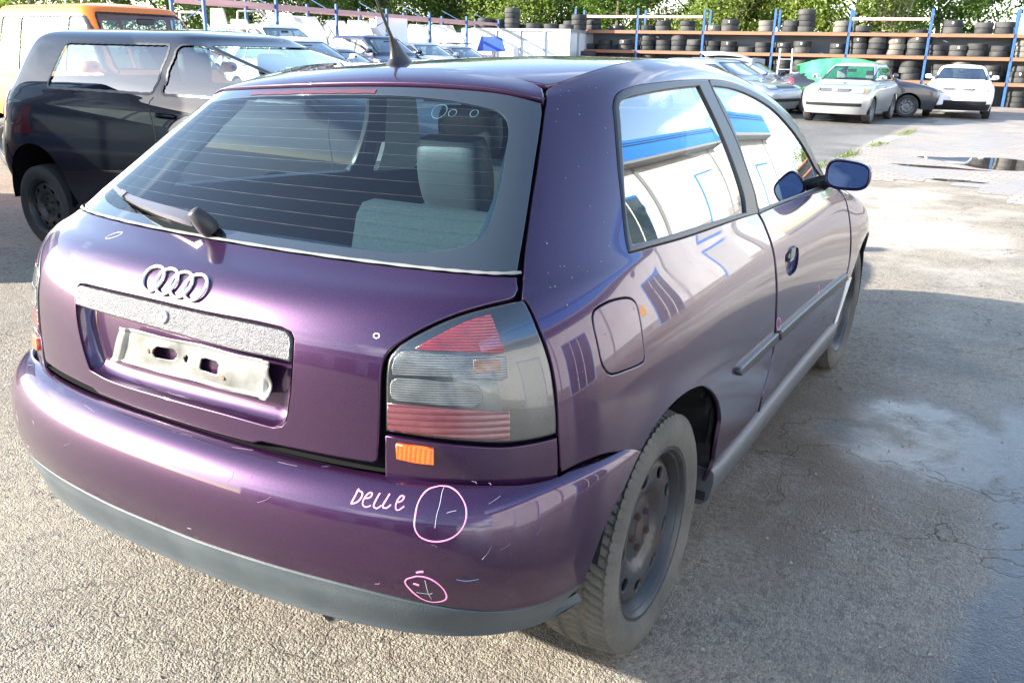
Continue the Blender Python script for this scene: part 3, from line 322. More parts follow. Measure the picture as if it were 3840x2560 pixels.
def dense(skin, segs, ds=.014, sym=False):
    if isinstance(segs, str): segs = OUT[segs]
    pts = []
    for s in segs:
        if len(s) == 1: q = np.array(s, float)
        else:
            c = skin.ev(*np.array(s, float).T); L = np.linalg.norm(np.diff(c, axis=0), axis=1).sum()
            q = catmull(s, max(2, int(L / ds) + 1))
        pts.append(q)
    p = np.vstack(pts)
    if sym:
        p[:, 0] = np.maximum(p[:, 0], 0); p[0, 0] = 0; p[-1, 0] = 0
        p = np.vstack([p, (p * [-1, 1])[::-1][1:-1]])
    keep = [0]; P = skin.ev(p[:, 0], p[:, 1])
    for i in range(1, len(p)):
        if np.linalg.norm(P[i] - P[keep[-1]]) > ds * .3: keep.append(i)
    if np.linalg.norm(P[keep[-1]] - P[keep[0]]) < ds * .3: keep.pop()
    return p[keep]
def area2(p): x, y = p[:, 0], p[:, 1]; return .5 * np.sum(x * np.roll(y, -1) - y * np.roll(x, -1))
def inset(skin, p, d):
    """move a closed (u,v) loop inwards by d metres"""
    P = skin.ev(p[:, 0], p[:, 1]); N = skin.nrm(p[:, 0], p[:, 1])
    e1 = P - np.roll(P, 1, 0); e2 = np.roll(P, -1, 0) - P
    e1 /= np.linalg.norm(e1, axis=1)[:, None] + 1e-9; e2 /= np.linalg.norm(e2, axis=1)[:, None] + 1e-9
    t = e1 + e2; t /= np.linalg.norm(t, axis=1)[:, None] + 1e-9
    sg = 1 if area2(p) > 0 else -1
    m = np.cross(N, t) * sg; m /= np.linalg.norm(m, axis=1)[:, None] + 1e-9
    cosh = np.clip((e1 * t).sum(1), .5, 1)
    e = 1e-3
    Pu = (skin.ev(p[:, 0] + e, p[:, 1]) - skin.ev(p[:, 0] - e, p[:, 1])) / (2 * e); Pv = (skin.ev(p[:, 0], p[:, 1] + e) - skin.ev(p[:, 0], p[:, 1] - e)) / (2 * e)
    out = np.zeros_like(p)
    for i in range(len(p)):
        J = np.stack([Pu[i], Pv[i]], 1); out[i] = np.linalg.lstsq(J, m[i] * d / cosh[i], rcond=1e-3)[0]
    return p + out, m
def inside(poly, q):
    x, y = q[:, 0][:, None], q[:, 1][:, None]; x0, y0 = poly[:, 0], poly[:, 1]; x1, y1 = np.roll(x0, -1), np.roll(y0, -1)
    c = ((y0 > y) != (y1 > y)) & (x < (x1 - x0) * (y - y0) / (y1 - y0 + 1e-15) + x0)
    return c.sum(1) % 2 == 1
def near(poly, q, d, sc):
    D = ((q[:, None, :] - poly[None]) * sc) ** 2
    return D.sum(2).min(1) < d * d
def cdt(loop, holes, step, extra=None):
    lo, hi = loop.min(0), loop.max(0)
    gx = np.arange(lo[0] + step[0] * .5, hi[0], step[0]); gy = np.arange(lo[1] + step[1] * .5, hi[1], step[1])
    G = np.array([(a + (k % 2) * step[0] * .5, b) for k, b in enumerate(gy) for a in gx]) if len(gx) and len(gy) else np.zeros((0, 2))
    sc = np.array([1 / step[0], 1 / step[1]])
    if len(G):
        k = inside(loop, G) & ~near(loop, G, .42, sc)
        for h in holes: k &= ~inside(h, G) & ~near(h, G, .42, sc)
        G = G[k]
    if extra is not None: G = np.vstack([G, extra])
    V = np.vstack([loop] + holes + [G]); E = []; k = 0
    for L in [loop] + holes:
        n = len(L); E += [(k + i, k + (i + 1) % n) for i in range(n)]; k += n
    r = delaunay_2d_cdt([Vector(v * sc) for v in V], E, [], 0, 1e-7)
    nv = np.array([(v.x, v.y) for v in r[0]]) / sc; F = np.array([f for f in r[2]])
    c = nv[F].mean(1); ok = inside(loop, c)
    for h in holes: ok &= ~inside(h, c)
    om = {}
    for i, orig in enumerate(r[3]):
        for o in orig: om[o] = i
    return nv, F[ok], om
def panel(name, skin, loop, material, parent, holes=(), gap=.002, edge=.0025, flange=.012, lift=0., step=(.11, .14), ds=.014, sym=False, mirror=False, hole_gap=None, disp=None):
    """a sheet cut from a skin: exact normals, small rounded edge and a returned flange; mirror=True reflects it to the other side"""
    lp = dense(skin, loop, ds, sym) if not isinstance(loop, np.ndarray) else loop
    if area2(lp) < 0: lp = lp[::-1]
    hs = [dense(skin, h, ds) if not isinstance(h, np.ndarray) else h for h in holes]
    hs = [h if area2(h) < 0 else h[::-1] for h in hs]
    hg = gap if hole_gap is None else hole_gap
    rings = []
    for L, g in [(lp, gap)] + [(h, hg) for h in hs]:
        if L is lp: B, m = inset(skin, L, g) if g else (L, inset(skin, L, 1e-4)[1]); A, _ = inset(skin, L, g + edge)
        else: B, m = inset(skin, L, -g); m = -m; A, _ = inset(skin, L, -(g + edge))
        rings.append((A, B, m))
    A0 = rings[0][0]; nv, F, om = cdt(A0, [r[0] for r in rings[1:]], step)
    P = skin.ev(nv[:, 0], nv[:, 1]); N = skin.nrm(nv[:, 0], nv[:, 1])
    # orient outward
    a, b, c = P[F[:, 0]], P[F[:, 1]], P[F[:, 2]]; s = (np.cross(b - a, c - a) * N[F[:, 0]]).sum(1)
    F = [tuple(f) if q > 0 else (f[0], f[2], f[1]) for f, q in zip(F, s)]
    V = list(P + N * lift); NN = list(N); k = 0
    if disp is not None: V = list(np.array(V) + N * disp(P)[:, None])
    for A, B, m in rings:
        n = len(A); ia = [om[k + i] for i in range(n)]; k += n
        PB = skin.ev(B[:, 0], B[:, 1]); NB = skin.nrm(B[:, 0], B[:, 1]); b0 = len(V)
        mo = -m
        V += list(PB + NB * (lift - edge * .45)); NN += list(NB * .45 + mo * .9)
        V += list(PB + NB * (lift - flange)); NN += list(mo)
        for i in range(n):
            j = (i + 1) % n
            q1 = (ia[i], b0 + i, b0 + j, ia[j]); q2 = (b0 + i, b0 + n + i, b0 + n + j, b0 + j)
            for q in (q1, q2):
                q0 = [np.array(V[t]) for t in q]; nn = np.cross(q0[2] - q0[0], q0[3] - q0[1])
                rf = NN[q[0]] + NN[q[1]]
                F.append(q if (nn * rf).sum() > 0 else q[::-1])
    V = np.array(V); NN = np.array(NN); NN /= np.linalg.norm(NN, axis=1)[:, None] + 1e-9
    if mirror: V = V * [-1, 1, 1]; NN = NN * [-1, 1, 1]; F = [f[::-1] for f in F]
    return mesh_obj(name, V, F, material, parent, normals=NN)
def on_skin(skin, uv, lift=0.):
    uv = np.asarray(uv, float).reshape(-1, 2); return skin.ev(uv[:, 0], uv[:, 1]) + skin.nrm(uv[:, 0], uv[:, 1]) * lift
def stroke(name, skin, segs, w, material, parent, lift=.0006, mirror=False, closed=False):
    """flat painted line of width w laid on a skin"""
    mb = MB()
    for s in segs:
        P0 = skin.ev(*np.array(s, float).T); L = np.linalg.norm(np.diff(P0, axis=0), axis=1).sum()
        q = catmull(s, max(6, int(L / .004))); P = on_skin(skin, q, lift); N = skin.nrm(q[:, 0], q[:, 1])
        t = np.gradient(P, axis=0); t /= np.linalg.norm(t, axis=1)[:, None] + 1e-9; b = np.cross(N, t)
        ww = w * .5 * (1 + .18 * np.sin(np.arange(len(q)) * .37))[:, None]
        A = P - b * ww; B = P + b * ww
        if mirror: A = A * [-1, 1, 1]; B = B * [-1, 1, 1]
        mb.grid(np.stack([A, P + N * .0003 * (1 if not mirror else 0), B]) if not mirror else np.stack([A, B]))
    return mb.build(name, material, parent)
# ================================================================ the purple hatchback
PURPLE = paint('purple_paint', (.035, .0088, .042), metal=.66, rough=.36, dirt=.35, flake=.35)
SEAMLESS = None
black_pl = mat('black_plastic', (.012, .012, .013), .45)
satin = mat('satin_black_trim', (.035, .035, .038), .34, bump=(180, .03))
grey_lip = mat('weathered_grey_plastic', (.042, .054, .062), .55, noise=(9, (.065, .078, .084), .7), bump=(260, .12))
dark = mat('dark_void', (.004, .004, .005), .9, spec=.1)
rear_gl = glass_mat('rear_glass', (.56, .72, .78), ior=1.46, dust=.002, boost=0)
side_gl = glass_mat('side_glass', (.55, .64, .64), ior=1.55, boost=.9)
frit = mat('black_glass_edge', (.018, .022, .024), .06, coat=1., spec=.9)
CAR = empty('hatchback_car', (0, 0, 0), 0, 'purple three-door hatchback with empty number plate holder and pink marker rings on its bumper', 'car')
def bb(p, k): return (p, k)
tailgate_holes = ['recess']
tg = panel('tailgate', body, 'tailgate', PURPLE, CAR, holes=['recess'], sym=True, gap=.0025, hole_gap=0, edge=.004, step=(.09, .12))
panel('spoiler', body, 'spoiler', PURPLE, CAR, sym=True, lift=.006, flange=.022, edge=.005, step=(.12, .12))
rw = panel('rear_window', body, 'glass_clear', rear_gl, CAR, sym=True, gap=0, edge=.0002, flange=.001, step=(.12, .12))
panel('glass_border', body, 'glass', frit, rw, holes=[dense(body, 'glass_clear', .014, True)], sym=True, gap=.003, hole_gap=0, edge=.001, flange=.006, step=(.12, .12))
# pale rubber line under the window
seal = mat('pale_window_seal', (.20, .20, .185), .35)
stroke('window_seal', body, [[(-4, 7.93), (-3, 7.935), (-2, 7.93), (-1, 7.93), (0, 7.93), (1, 7.93), (2, 7.93), (3, 7.935), (4.0, 7.93)]], .007, seal, CAR, lift=.003)
heat = mat('heating_line', (.10, .028, .018), .6)
hl = []
for k in range(13):
    v = 8.42 + k * .20; ue = 3.35 - .12 * abs(k - 4) ** .5
    if k > 10: ue -= .25 * (k - 10)
    hl.append([(-ue, v), (-ue * .5, v), (0, v), (ue * .5, v), (ue, v)])
stroke('heating_lines', body, hl, .0008, heat, rw, lift=-.0015)
# frames of the car on both sides
def both_sides(name, loop, m, **k):
    out = []
    for mir in (False, True):
        out.append(panel(name, body, loop, m, k.get('parent', CAR) if not mir else k.get('parent2', k.get('parent', CAR)), mirror=mir, **{a: b for a, b in k.items() if a not in ('parent', 'parent2')}))
    return out
sideR = panel('side_panel', body, 'side', PURPLE, CAR, holes=['fuel'], gap=.001, edge=.003, step=(.12, .13), hole_gap=.0)
sideL = panel('side_panel', body, 'side', PURPLE, CAR, gap=.001, edge=.003, step=(.12, .13), mirror=True)
ff = panel('fuel_flap', body, 'fuel', PURPLE, sideR, gap=.003, edge=.002)
dR, dL = both_sides('door', 'door', PURPLE, gap=.0015, edge=.003, step=(.12, .13), holes=['handle'], hole_gap=0)
fR, fL = both_sides('fender', 'fender', PURPLE, gap=.0015, edge=.003, step=(.14, .16))
both_sides('lamp_filler', 'under_lamp', PURPLE, gap=.001, edge=.002)
qR, qL = both_sides('side_window', 'qglass', side_gl, gap=0, edge=.0003, flange=.002, lift=-.003)
gR, gL = both_sides('door_window', 'dglass', side_gl, gap=0, edge=.0003, flange=.002, lift=-.003, parent=dR, parent2=dL)
both_sides('window_frame', 'qtrim', satin, holes=['qglass'], gap=0, hole_gap=0, edge=.004, lift=.004, flange=.02)
both_sides('door_window_frame', 'dtrim', satin, holes=['dglass'], gap=.0005, hole_gap=0, edge=.004, lift=.003, flange=.02, parent=dR, parent2=dL)
both_sides('rub_strip', 'strip_rear', satin, gap=0, edge=.006, lift=.014, flange=.014)
both_sides('rub_strip', 'strip_door', satin, gap=.001, edge=.006, lift=.014, flange=.014, parent=dR, parent2=dL)
# chrome line in the strips and window sills
def line_px(name, loopname, k, w, m, parent, lift): pass
# hood, windshield, front end (never seen in the photograph, plain)
def band(pts): return [[list(p) for p in pts]]
def half_both(name, loop, m, step=(.16, .18), **k):
    a = panel(name, body, loop, m, CAR, step=step, **k)
    me = a.data; n = len(me.vertices)
    V = np.array([v.co for v in me.vertices]); F = [tuple(p.vertices) for p in me.polygons]
    V2 = V * [-1, 1, 1]; bpy.data.objects.remove(a)
    o = mesh_obj(name, np.vstack([V, V2]), F + [tuple(i + n for i in f[::-1]) for f in F], m, CAR, smooth=True, sharp=40); return o
U1 = 15.999
half_both('hood', [[(11.62, 5.5), (12.2, 5.1), (13, 4.65), (14.0, 4.05), (15, 3.9), (U1, 3.9)], [(U1, 3.9), (U1, 7.4)], [(U1, 7.4), (14, 7.4), (12, 7.35), (11.55, 7.2)], [(11.55, 7.2), (11.6, 5.5)]], PURPLE, gap=0)
half_both('cowl', [[(11.55, 7.25), (12, 7.4), (14, 7.45), (U1, 7.45)], [(U1, 7.45), (U1, 8.0)], [(U1, 8.0), (14, 8.0), (11.75, 8.0)]], black_pl, gap=0)
half_both('windscreen', [[(11.8, 8.0), (14, 8.05), (U1, 8.05)], [(U1, 8.05), (U1, 11.7)], [(U1, 11.7), (14, 11.7), (12.1, 11.5)], [(12.1, 11.5), (11.9, 10), (11.8, 8.0)]], side_gl, gap=0, edge=.0003, flange=.002)
half_both('front_bumper', [[(14.12, .2), (15, .2), (U1, .2)], [(U1, .2), (U1, 3.85)], [(U1, 3.85), (15, 3.85), (14.1, 3.9)], [(14.1, 3.9), (14.12, .2)]], PURPLE, gap=0)
for sgn in (1, -1):
    o = panel('headlamp', body, [[(14.25, 2.6), (15.1, 2.6), (15.15, 3.6), (14.3, 3.7), (14.2, 3.2)]], mat('headlamp_glass', (.75, .77, .8), .08, coat=1), CAR, gap=0, lift=.006, mirror=sgn < 0)
# roof: Coons patch between the gutter lines
class Roof:
    def __init__(s):
        s.nu = s.nv = 2
        st = np.linspace(4.02, 11.9, 60); s.E = body.ev(st, np.full(60, 12.97))
        a = np.linspace(0, 1, 60); rr = body.ev(np.linspace(0, 4.02, 60), np.full(60, 12.97)); ff_ = body.ev(np.linspace(U1, 11.9, 60), np.full(60, 12.97))
        s.Rr, s.Ff = rr, ff_
        L = np.concatenate([[0], np.cumsum(np.linalg.norm(np.diff(s.E, axis=0), axis=1))]); s.tE = L / L[-1]
        s.tR = rr[:, 0] / rr[-1, 0]; s.tF = ff_[:, 0] / ff_[-1, 0]
    def ip(s, t, T, C): return np.stack([np.interp(t, T, C[:, k]) for k in range(3)], -1)
    def ev(s, u, v):
        """u: across -1..1, v: 0 rear .. 1 front"""
        u = np.atleast_1d(np.asarray(u, float)); v = np.atleast_1d(np.asarray(v, float)); sg = np.sign(u) + (u == 0); w = np.clip(abs(u), 0, 1)[:, None]; q = v[:, None]
        E = s.ip(v, s.tE, s.E); c0, c1 = s.Rr[0], s.Ff[0]; wz = w[:, 0]
        k = 1 - (1 - v) ** 1.0; yc = c0[1] * (1 - v) + c1[1] * v; bul = 4 * v * (1 - v)
        zc = c0[2] * (1 - v) + c1[2] * v + .034 * bul ** .85
        P = np.stack([E[:, 0] * wz, E[:, 1] + (yc - E[:, 1]) * (1 - wz ** 2), E[:, 2] + (zc - E[:, 2]) * (1 - wz ** 2.7)], 1)
        P[:, 0] *= sg; return P
    def nrm(s, u, v):
        u = np.atleast_1d(np.asarray(u, float)); v = np.atleast_1d(np.asarray(v, float)); e = .012
        v0, v1 = np.clip(v - e, 0, 1), np.clip(v + e, 0, 1); u0, u1 = np.clip(u - e, -1, 1), np.clip(u + e, -1, 1)
        n = np.cross(s.ev(u1, v) - s.ev(u0, v), s.ev(u, v1) - s.ev(u, v0)); return n / (np.linalg.norm(n, axis=1)[:, None] + 1e-12)
roof_s = Roof()
E1 = .995
t_ = np.linspace(-E1, E1, 60); y_ = np.linspace(.003, .997, 60)
rl = np.vstack([np.stack([t_, np.full(60, .003)], 1), np.stack([np.full(60, E1), y_], 1)[1:], np.stack([t_[::-1], np.full(60, .997)], 1)[1:], np.stack([np.full(60, -E1), y_[::-1]], 1)[1:-1]])
panel('roof', roof_s, rl, PURPLE, CAR, gap=.0015, edge=.003, step=(.04, .03))
# the black inner shell that closes the gaps (cut open at windows and wheel arches)
def inner_shell():
    us = np.linspace(-U1, U1, 240); vs = np.linspace(.0, 12.95, 130)
    UU, VV = np.meshgrid(us, vs); P = body.ev(UU.ravel(), VV.ravel()); N = body.nrm(UU.ravel(), VV.ravel()); P2 = P - N * .022
    holes = []
    for nm, sy in (('qglass', 0), ('dglass', 0), ('glass_clear', 1), ('recess', 2)):
        L = dense(body, nm, .03, sy == 1)
        holes.append(inset(body, L, -.012 if area2(L) > 0 else -.012)[0])
        if not sy: holes.append(holes[-1] * [-1, 1])
    c = len(us); F = []
    q = np.stack([(UU[:-1, :-1] + UU[1:, 1:]) / 2, (VV[:-1, :-1] + VV[1:, 1:]) / 2], -1).reshape(-1, 2)
    bad = np.zeros(len(q), bool)
    for h in holes: bad |= inside(h, q)
    bad |= (abs(q[:, 0]) > 11.9) & (q[:, 1] > 7.9) & (q[:, 1] < 11.7)
    cen = (P2.reshape(len(vs), c, 3)[:-1, :-1] + P2.reshape(len(vs), c, 3)[1:, 1:]).reshape(-1, 3) / 2
    for yc in (0, 2.512): bad |= ((cen[:, 1] - yc) ** 2 + (cen[:, 2] - .33) ** 2 < .375 ** 2) & (abs(cen[:, 0]) > .5)
    bad |= (cen[:, 2] < .40) & (cen[:, 1] < -.3)
    k = 0
    for i in range(len(vs) - 1):
        for j in range(c - 1):
            if not bad[k]: F.append((i * c + j, i * c + j + 1, (i + 1) * c + j + 1, (i + 1) * c + j))
            k += 1
    return mesh_obj('inner_shell', P2, F, dark, CAR)
inner_shell()
mb = MB()      # floor pan and wheel wells
mb.box(-.50, -.45, .33, .50, 2.9, .36); mb.box(-.78, .45, .22, .78, 2.05, .26)
for yc in (0, 2.512):
    for sx in (1, -1):
        rows = []
        for x in (.845, .52):
            rows.append([(x * sx, yc + .392 * math.cos(a), .33 + .392 * math.sin(a)) for a in np.linspace(-.25, math.pi - .26, 28)])
        rows.append([(.52 * sx, yc + .05 * math.cos(a), .33 + .05 * math.sin(a)) for a in np.linspace(-.25, math.pi - .26, 28)])
        mb.grid(rows)
mb.build('wheel_wells', mat('wheel_well_liner', (.012, .012, .013), .8), CAR)
# sills
for sx in (1, -1):
    rows = []
    for i, y in enumerate(np.linspace(.385, 2.165, 40)):
        e = 1 if 0 < i < 39 else .8
        b = float(body.ev(np.interp(y, [.15, .6, 1.0, 1.5, 2.0, 2.5], [7, 8, 9, 10, 11, 12]), .43)[0, 0])
        rows.append([(sx * x, y, z) for x, z in ((b - .05, .335), (b + .004 * e, .334), (b + .014 * e, .322), (b + .015 * e, .29), (b + .002 * e, .235), (b - .02, .215), (b - .09, .21))])
    m_ = MB(); m_.grid(rows); m_.f.append(tuple(range(7))); m_.f.append(tuple(len(m_.v) - 1 - i for i in range(7))); m_.m += [0, 0]
    m_.build('sill_trim', mat('sill_plastic', (.085, .09, .095), .42, bump=(200, .06)), CAR, smooth=True, sharp=50)
# primer patch on the front fender
white_p = mat('white_filler', (.72, .72, .68), .7, noise=(14, (.5, .45, .38), .5))
panel('primer_patch', body, 'primer', white_p, fR, gap=0, edge=.001, lift=.0035, flange=.004)
# handle recess (the handle itself is missing)
def bowl(name, skin, loopname, depth, m, parent, mirror=False, shrink=.012, flat=True, sym=False, step=(.09, .12), soft=3):
    L = dense(skin, loopname, .008, sym) if isinstance(loopname, str) else loopname
    if area2(L) < 0: L = L[::-1]
    rows = []; prev = L
    ks = np.linspace(0, 1, soft + 2)
    for k in ks:
        a = k * math.pi / 2; rr, _ = inset(skin, L, shrink * (1 - math.cos(a)) + 1e-5)
        rows.append(skin.ev(rr[:, 0], rr[:, 1]) - skin.nrm(rr[:, 0], rr[:, 1]) * depth * math.sin(a))
    mbx = MB(); mbx.grid(np.array(rows), True)
    nv, F, _ = cdt(rr, [], step); P = skin.ev(nv[:, 0], nv[:, 1]) - skin.nrm(nv[:, 0], nv[:, 1]) * depth
    mbx.add(P, F)
    if mirror: mbx.v = [(-x, y, z) for x, y, z in mbx.v]
    o = mbx.build(name, m, parent, smooth=True, sharp=60); 
    return o
for mir, d in ((False, dR), (True, dL)):
    hb = bowl('handle_recess', body, 'handle', .018, PURPLE, d, mirror=mir, shrink=.006)
    L = dense(body, 'handle', .008); c = L.mean(0); P = on_skin(body, c, -.012)[0]; s = -1 if mir else 1
    k_ = MB(); k_.box(s * P[0] - .012, P[1] - .03, P[2] + .012, s * P[0] + .006, P[1] + .032, P[2] + .035, bev=.004)
    for j in range(3): k_.box(s * P[0] - .006, P[1] - .026 + j * .021, P[2] + .008, s * P[0] + .012, P[1] - .016 + j * .021, P[2] + .05, bev=.003)
    k_.box(s * P[0] - .006, P[1] - .03, P[2] + .0, s * P[0] + .010, P[1] + .028, P[2] + .008, bev=.002)
    k_.build('latch', mat('bare_latch_metal', (.25, .26, .28), .35, .8), d)
# ---------------------------------------------------------------- number plate recess, handle bar, lock, rings
recess = dense(body, 'recess', .008)
rc = bowl('plate_recess', body, recess, .034, PURPLE, tg, shrink=.034, soft=8)
gtex = mat('grained_grey_plastic', (.070, .069, .077), .34, bump=(300, .6), noise=(90, (.13, .128, .14), .6), spec=.8)
gp = panel('garnish_bar', body, 'garnish', gtex, tg, gap=.001, edge=.004, lift=.003, flange=.030, ds=.008)
chrome = mat('chrome', (.82, .82, .84), .12, 1.)
lockc = on_skin(body, [(0, 4.99)], .0045)[0]
N0 = body.nrm([0.], [4.99])[0]; Mz = Matrix.Translation(Vector(lockc)) @ Vector(N0).to_track_quat('Z', 'Y').to_matrix().to_4x4()
lk = MB(); lk.lathe([(.0001, .003), (.011, .003), (.0135, .001), (.0135, -.008)], 28, Mz, 'z'); lk.build('lock', mat('lock_face', (.30, .30, .30), .3, .5), tg, smooth=True)
sl = MB(); sl.box(-.0012, -.006, .0031, .0012, .006, .0036, Mz); sl.build('key_slot', dark, tg)
ringc = [s[0] for s in OUT['rings']]
rg = MB()
C4 = [on_skin(body, [c], .004)[0] for c in ringc]
ctr = sum(C4) / 4; hx = (C4[3] - C4[0]) / 3; hx = np.array([np.linalg.norm(hx), 0, 0])
vc = float(np.mean([c[1] for c in ringc]))
for k in range(4):
    cxx = (k - 1.5) * .0415; pts = []
    for a in np.linspace(0, 2 * math.pi, 40, endpoint=False):
        x = cxx + .0285 * math.cos(a); hz = .0285 * math.sin(a)
        # walk on the skin: find (u,v) at x and arc height hz from the rings' level
        u = np.interp(x, [-.28, 0, .28], [-1, 0, 1]); v = vc + hz / np.linalg.norm(body.ev(u, vc + .05) - body.ev(u, vc - .05)) * .1
        pts.append(on_skin(body, [(u, v)], .004 + .0012 * (k % 2))[0])
    pts.append(pts[0]); rg.tube(pts, .0035, 8, cap=False)
rg.build('badge_rings', mat('chrome_badge', (.80, .80, .82), .25, .55), tg, smooth=True)
# bent number plate holder
def holder():
    cs = [on_skin(body, s[0], 0)[0] for s in OUT['holder']]    # tl, bl, br, tr
    tl, bl, br, tr = [np.array(c) for c in cs]
    N = body.nrm([.05], [4.1])[0]; off = -.016
    n, m = 110, 36; rows = []
    for j in range(m):
        w = j / (m - 1); row = []
        for i in range(n):
            t = i / (n - 1); p = (tl * (1 - t) + tr * t) * (1 - w) + (bl * (1 - t) + br * t) * w
            d = .002 * math.sin(t * 9.2 + w * 2.1) + .0015 * math.sin(t * 21 + w * 5) * math.sin(math.pi * w) + .003 * (abs(w - .5) > .42)
            d += .010 * math.exp(-((t - .3) / .09) ** 2 - ((w - .45) / .3) ** 2) + .009 * math.exp(-((t - .72) / .1) ** 2 - ((w - .5) / .3) ** 2)
            if t < .05 or t > .95: d += .006
            d += .006 * (t > .97) * math.sin(w * 7)
            p = p + np.array([0, 0, .0012 * math.sin(t * 14) * (1 if w in (0, 1) else 0)])
            row.append(p + N * (off + d))
        rows.append(row)
    P = np.array(rows); T = lambda j, i: (j / (m - 1), i / (n - 1))
    def cut(w, t):
        for (t0, t1, w0, w1) in ((.27, .40, .28, .60), (.565, .70, .32, .66)):
            if abs((t - (t0 + t1) / 2) / ((t1 - t0) / 2)) ** 4 + abs((w - (w0 + w1) / 2) / ((w1 - w0) / 2)) ** 4 < 1: return True
        return ((t - .465) / .012) ** 2 + ((w - .48) / .1) ** 2 < 1
    F = [];
    for j in range(m - 1):
        for i in range(n - 1):
            if not cut((j + .5) / (m - 1), (i + .5) / (n - 1)): F.append((j * n + i, j * n + i + 1, (j + 1) * n + i + 1, (j + 1) * n + i))
    o = mesh_obj('plate_holder', P.reshape(-1, 3), F, mat('bent_white_plate_holder', (.21, .215, .20), .30, noise=(14, (.09, .087, .078), .7), coat=.3, bump=(30, .25)), CAR, smooth=True)
    s = o.modifiers.new('thickness', 'SOLIDIFY'); s.thickness = .0018
    for (t, w) in ((.235, .47), (.735, .68)):
        p = (tl * (1 - t) + tr * t) * (1 - w) + (bl * (1 - t) + br * t) * w + N * (off + .006)
        M_ = Matrix.Translation(Vector(p)) @ Vector(N).to_track_quat('Z', 'Y').to_matrix().to_4x4()
        b = MB(); b.lathe([(.0001, .006), (.004, .006), (.0058, .003), (.0065, .0), (.0065, -.006)], 12, M_, 'z')
        b.build('rusty_screw', mat('rust', (.22, .085, .04), .8, noise=(60, (.08, .03, .02), .8)), o, smooth=True)
holder()
# ---------------------------------------------------------------- rear lamps
def lamp_material(name, color, kz=0, kd=0, c2=None, strength=.5, c1=None):
    """ribbed lens: kz horizontal ribs, kd vertical ribs (radians per metre)"""
    if name in MATS: return MATS[name]
    m = mat(name, color, .22, 0., coat=1., coat_rough=.02, spec=.8); n = m.node_tree.nodes; l = m.node_tree.links; b = n['Principled BSDF']
    tcn = n.new('ShaderNodeTexCoord'); sp = n.new('ShaderNodeSeparateXYZ'); l.new(tcn.outputs['Object'], sp.inputs[0])
    def wave(sock, f):
        a = n.new('ShaderNodeMath'); a.operation = 'MULTIPLY'; a.inputs[1].default_value = f; l.new(sock, a.inputs[0])
        s = n.new('ShaderNodeMath'); s.operation = 'SINE'; l.new(a.outputs[0], s.inputs[0])
        ab = n.new('ShaderNodeMath'); ab.operation = 'ABSOLUTE'; l.new(s.outputs[0], ab.inputs[0]); return ab.outputs[0]
    w = None
    if kz: w = wave(sp.outputs[2], kz)
    if kd:
        diag = n.new('ShaderNodeMath'); diag.operation = 'SUBTRACT'; l.new(sp.outputs[0], diag.inputs[0]); l.new(sp.outputs[1], diag.inputs[1]); wd = wave(diag.outputs[0], kd)
        if w is None: w = wd
        else: mu = n.new('ShaderNodeMath'); mu.operation = 'MULTIPLY'; l.new(w, mu.inputs[0]); l.new(wd, mu.inputs[1]); w = mu.outputs[0]
    nt = n.new('ShaderNodeTexNoise'); nt.inputs['Scale'].default_value = 420; nt.inputs['Detail'].default_value = 2; l.new(tcn.outputs['Object'], nt.inputs['Vector'])
    ad = n.new('ShaderNodeMath'); ad.operation = 'MULTIPLY_ADD'; ad.inputs[1].default_value = .5; l.new(nt.outputs[0], ad.inputs[0])
    if w is not None: l.new(w, ad.inputs[2])
    bp = n.new('ShaderNodeBump'); bp.inputs['Strength'].default_value = strength; bp.inputs['Distance'].default_value = .003; l.new(ad.outputs[0], bp.inputs['Height']); l.new(bp.outputs[0], b.inputs['Normal'])
    x = n.new('ShaderNodeMix'); x.data_type = 'RGBA'; x.inputs['A'].default_value = (*(c1 or [c * .6 for c in color]), 1); x.inputs['B'].default_value = (*(c2 or [min(1, c * 1.2) for c in color]), 1)
    if w is not None:
        g = n.new('ShaderNodeMath'); g.operation = 'MULTIPLY'; g2 = n.new('ShaderNodeTexNoise'); g2.inputs['Scale'].default_value = 26; l.new(tcn.outputs['Object'], g2.inputs['Vector']); l.new(w, g.inputs[0])
        q = n.new('ShaderNodeMapRange'); q.inputs['From Min'].default_value = .3; q.inputs['From Max'].default_value = .7; q.inputs['To Min'].default_value = .35; q.inputs['To Max'].default_value = 1.2; l.new(g2.outputs[0], q.inputs['Value']); l.new(q.outputs[0], g.inputs[1]); w = g.outputs[0]; l.new(w, x.inputs['Factor'])
    else: l.new(nt.outputs[0], x.inputs['Factor'])
    l.new(x.outputs['Result'], b.inputs['Base Color'])
    return m
smoke = lamp_material('smoked_lens', (.018, .022, .024), strength=.2); clear_l = lamp_material('clear_ribbed_lens', (.12, .135, .13), 700, 0, (.17, .18, .17), .45, (.035, .04, .043))
red_t = lamp_material('red_reflex_lens', (.36, .03, .045), 620, 0, (.30, .022, .03), .35, (.08, .010, .016)); red_b = lamp_material('red_grid_lens', (.30, .03, .045), 255, 0, (.17, .05, .06), .4, (.10, .010, .016)); amb = lamp_material('dull_amber_lens', (.20, .09, .04), 700, 0)
orange_r = lamp_material('orange_reflector', (.95, .17, .015), 900, 700, (1, .22, .015), .3, (.9, .075, .004))
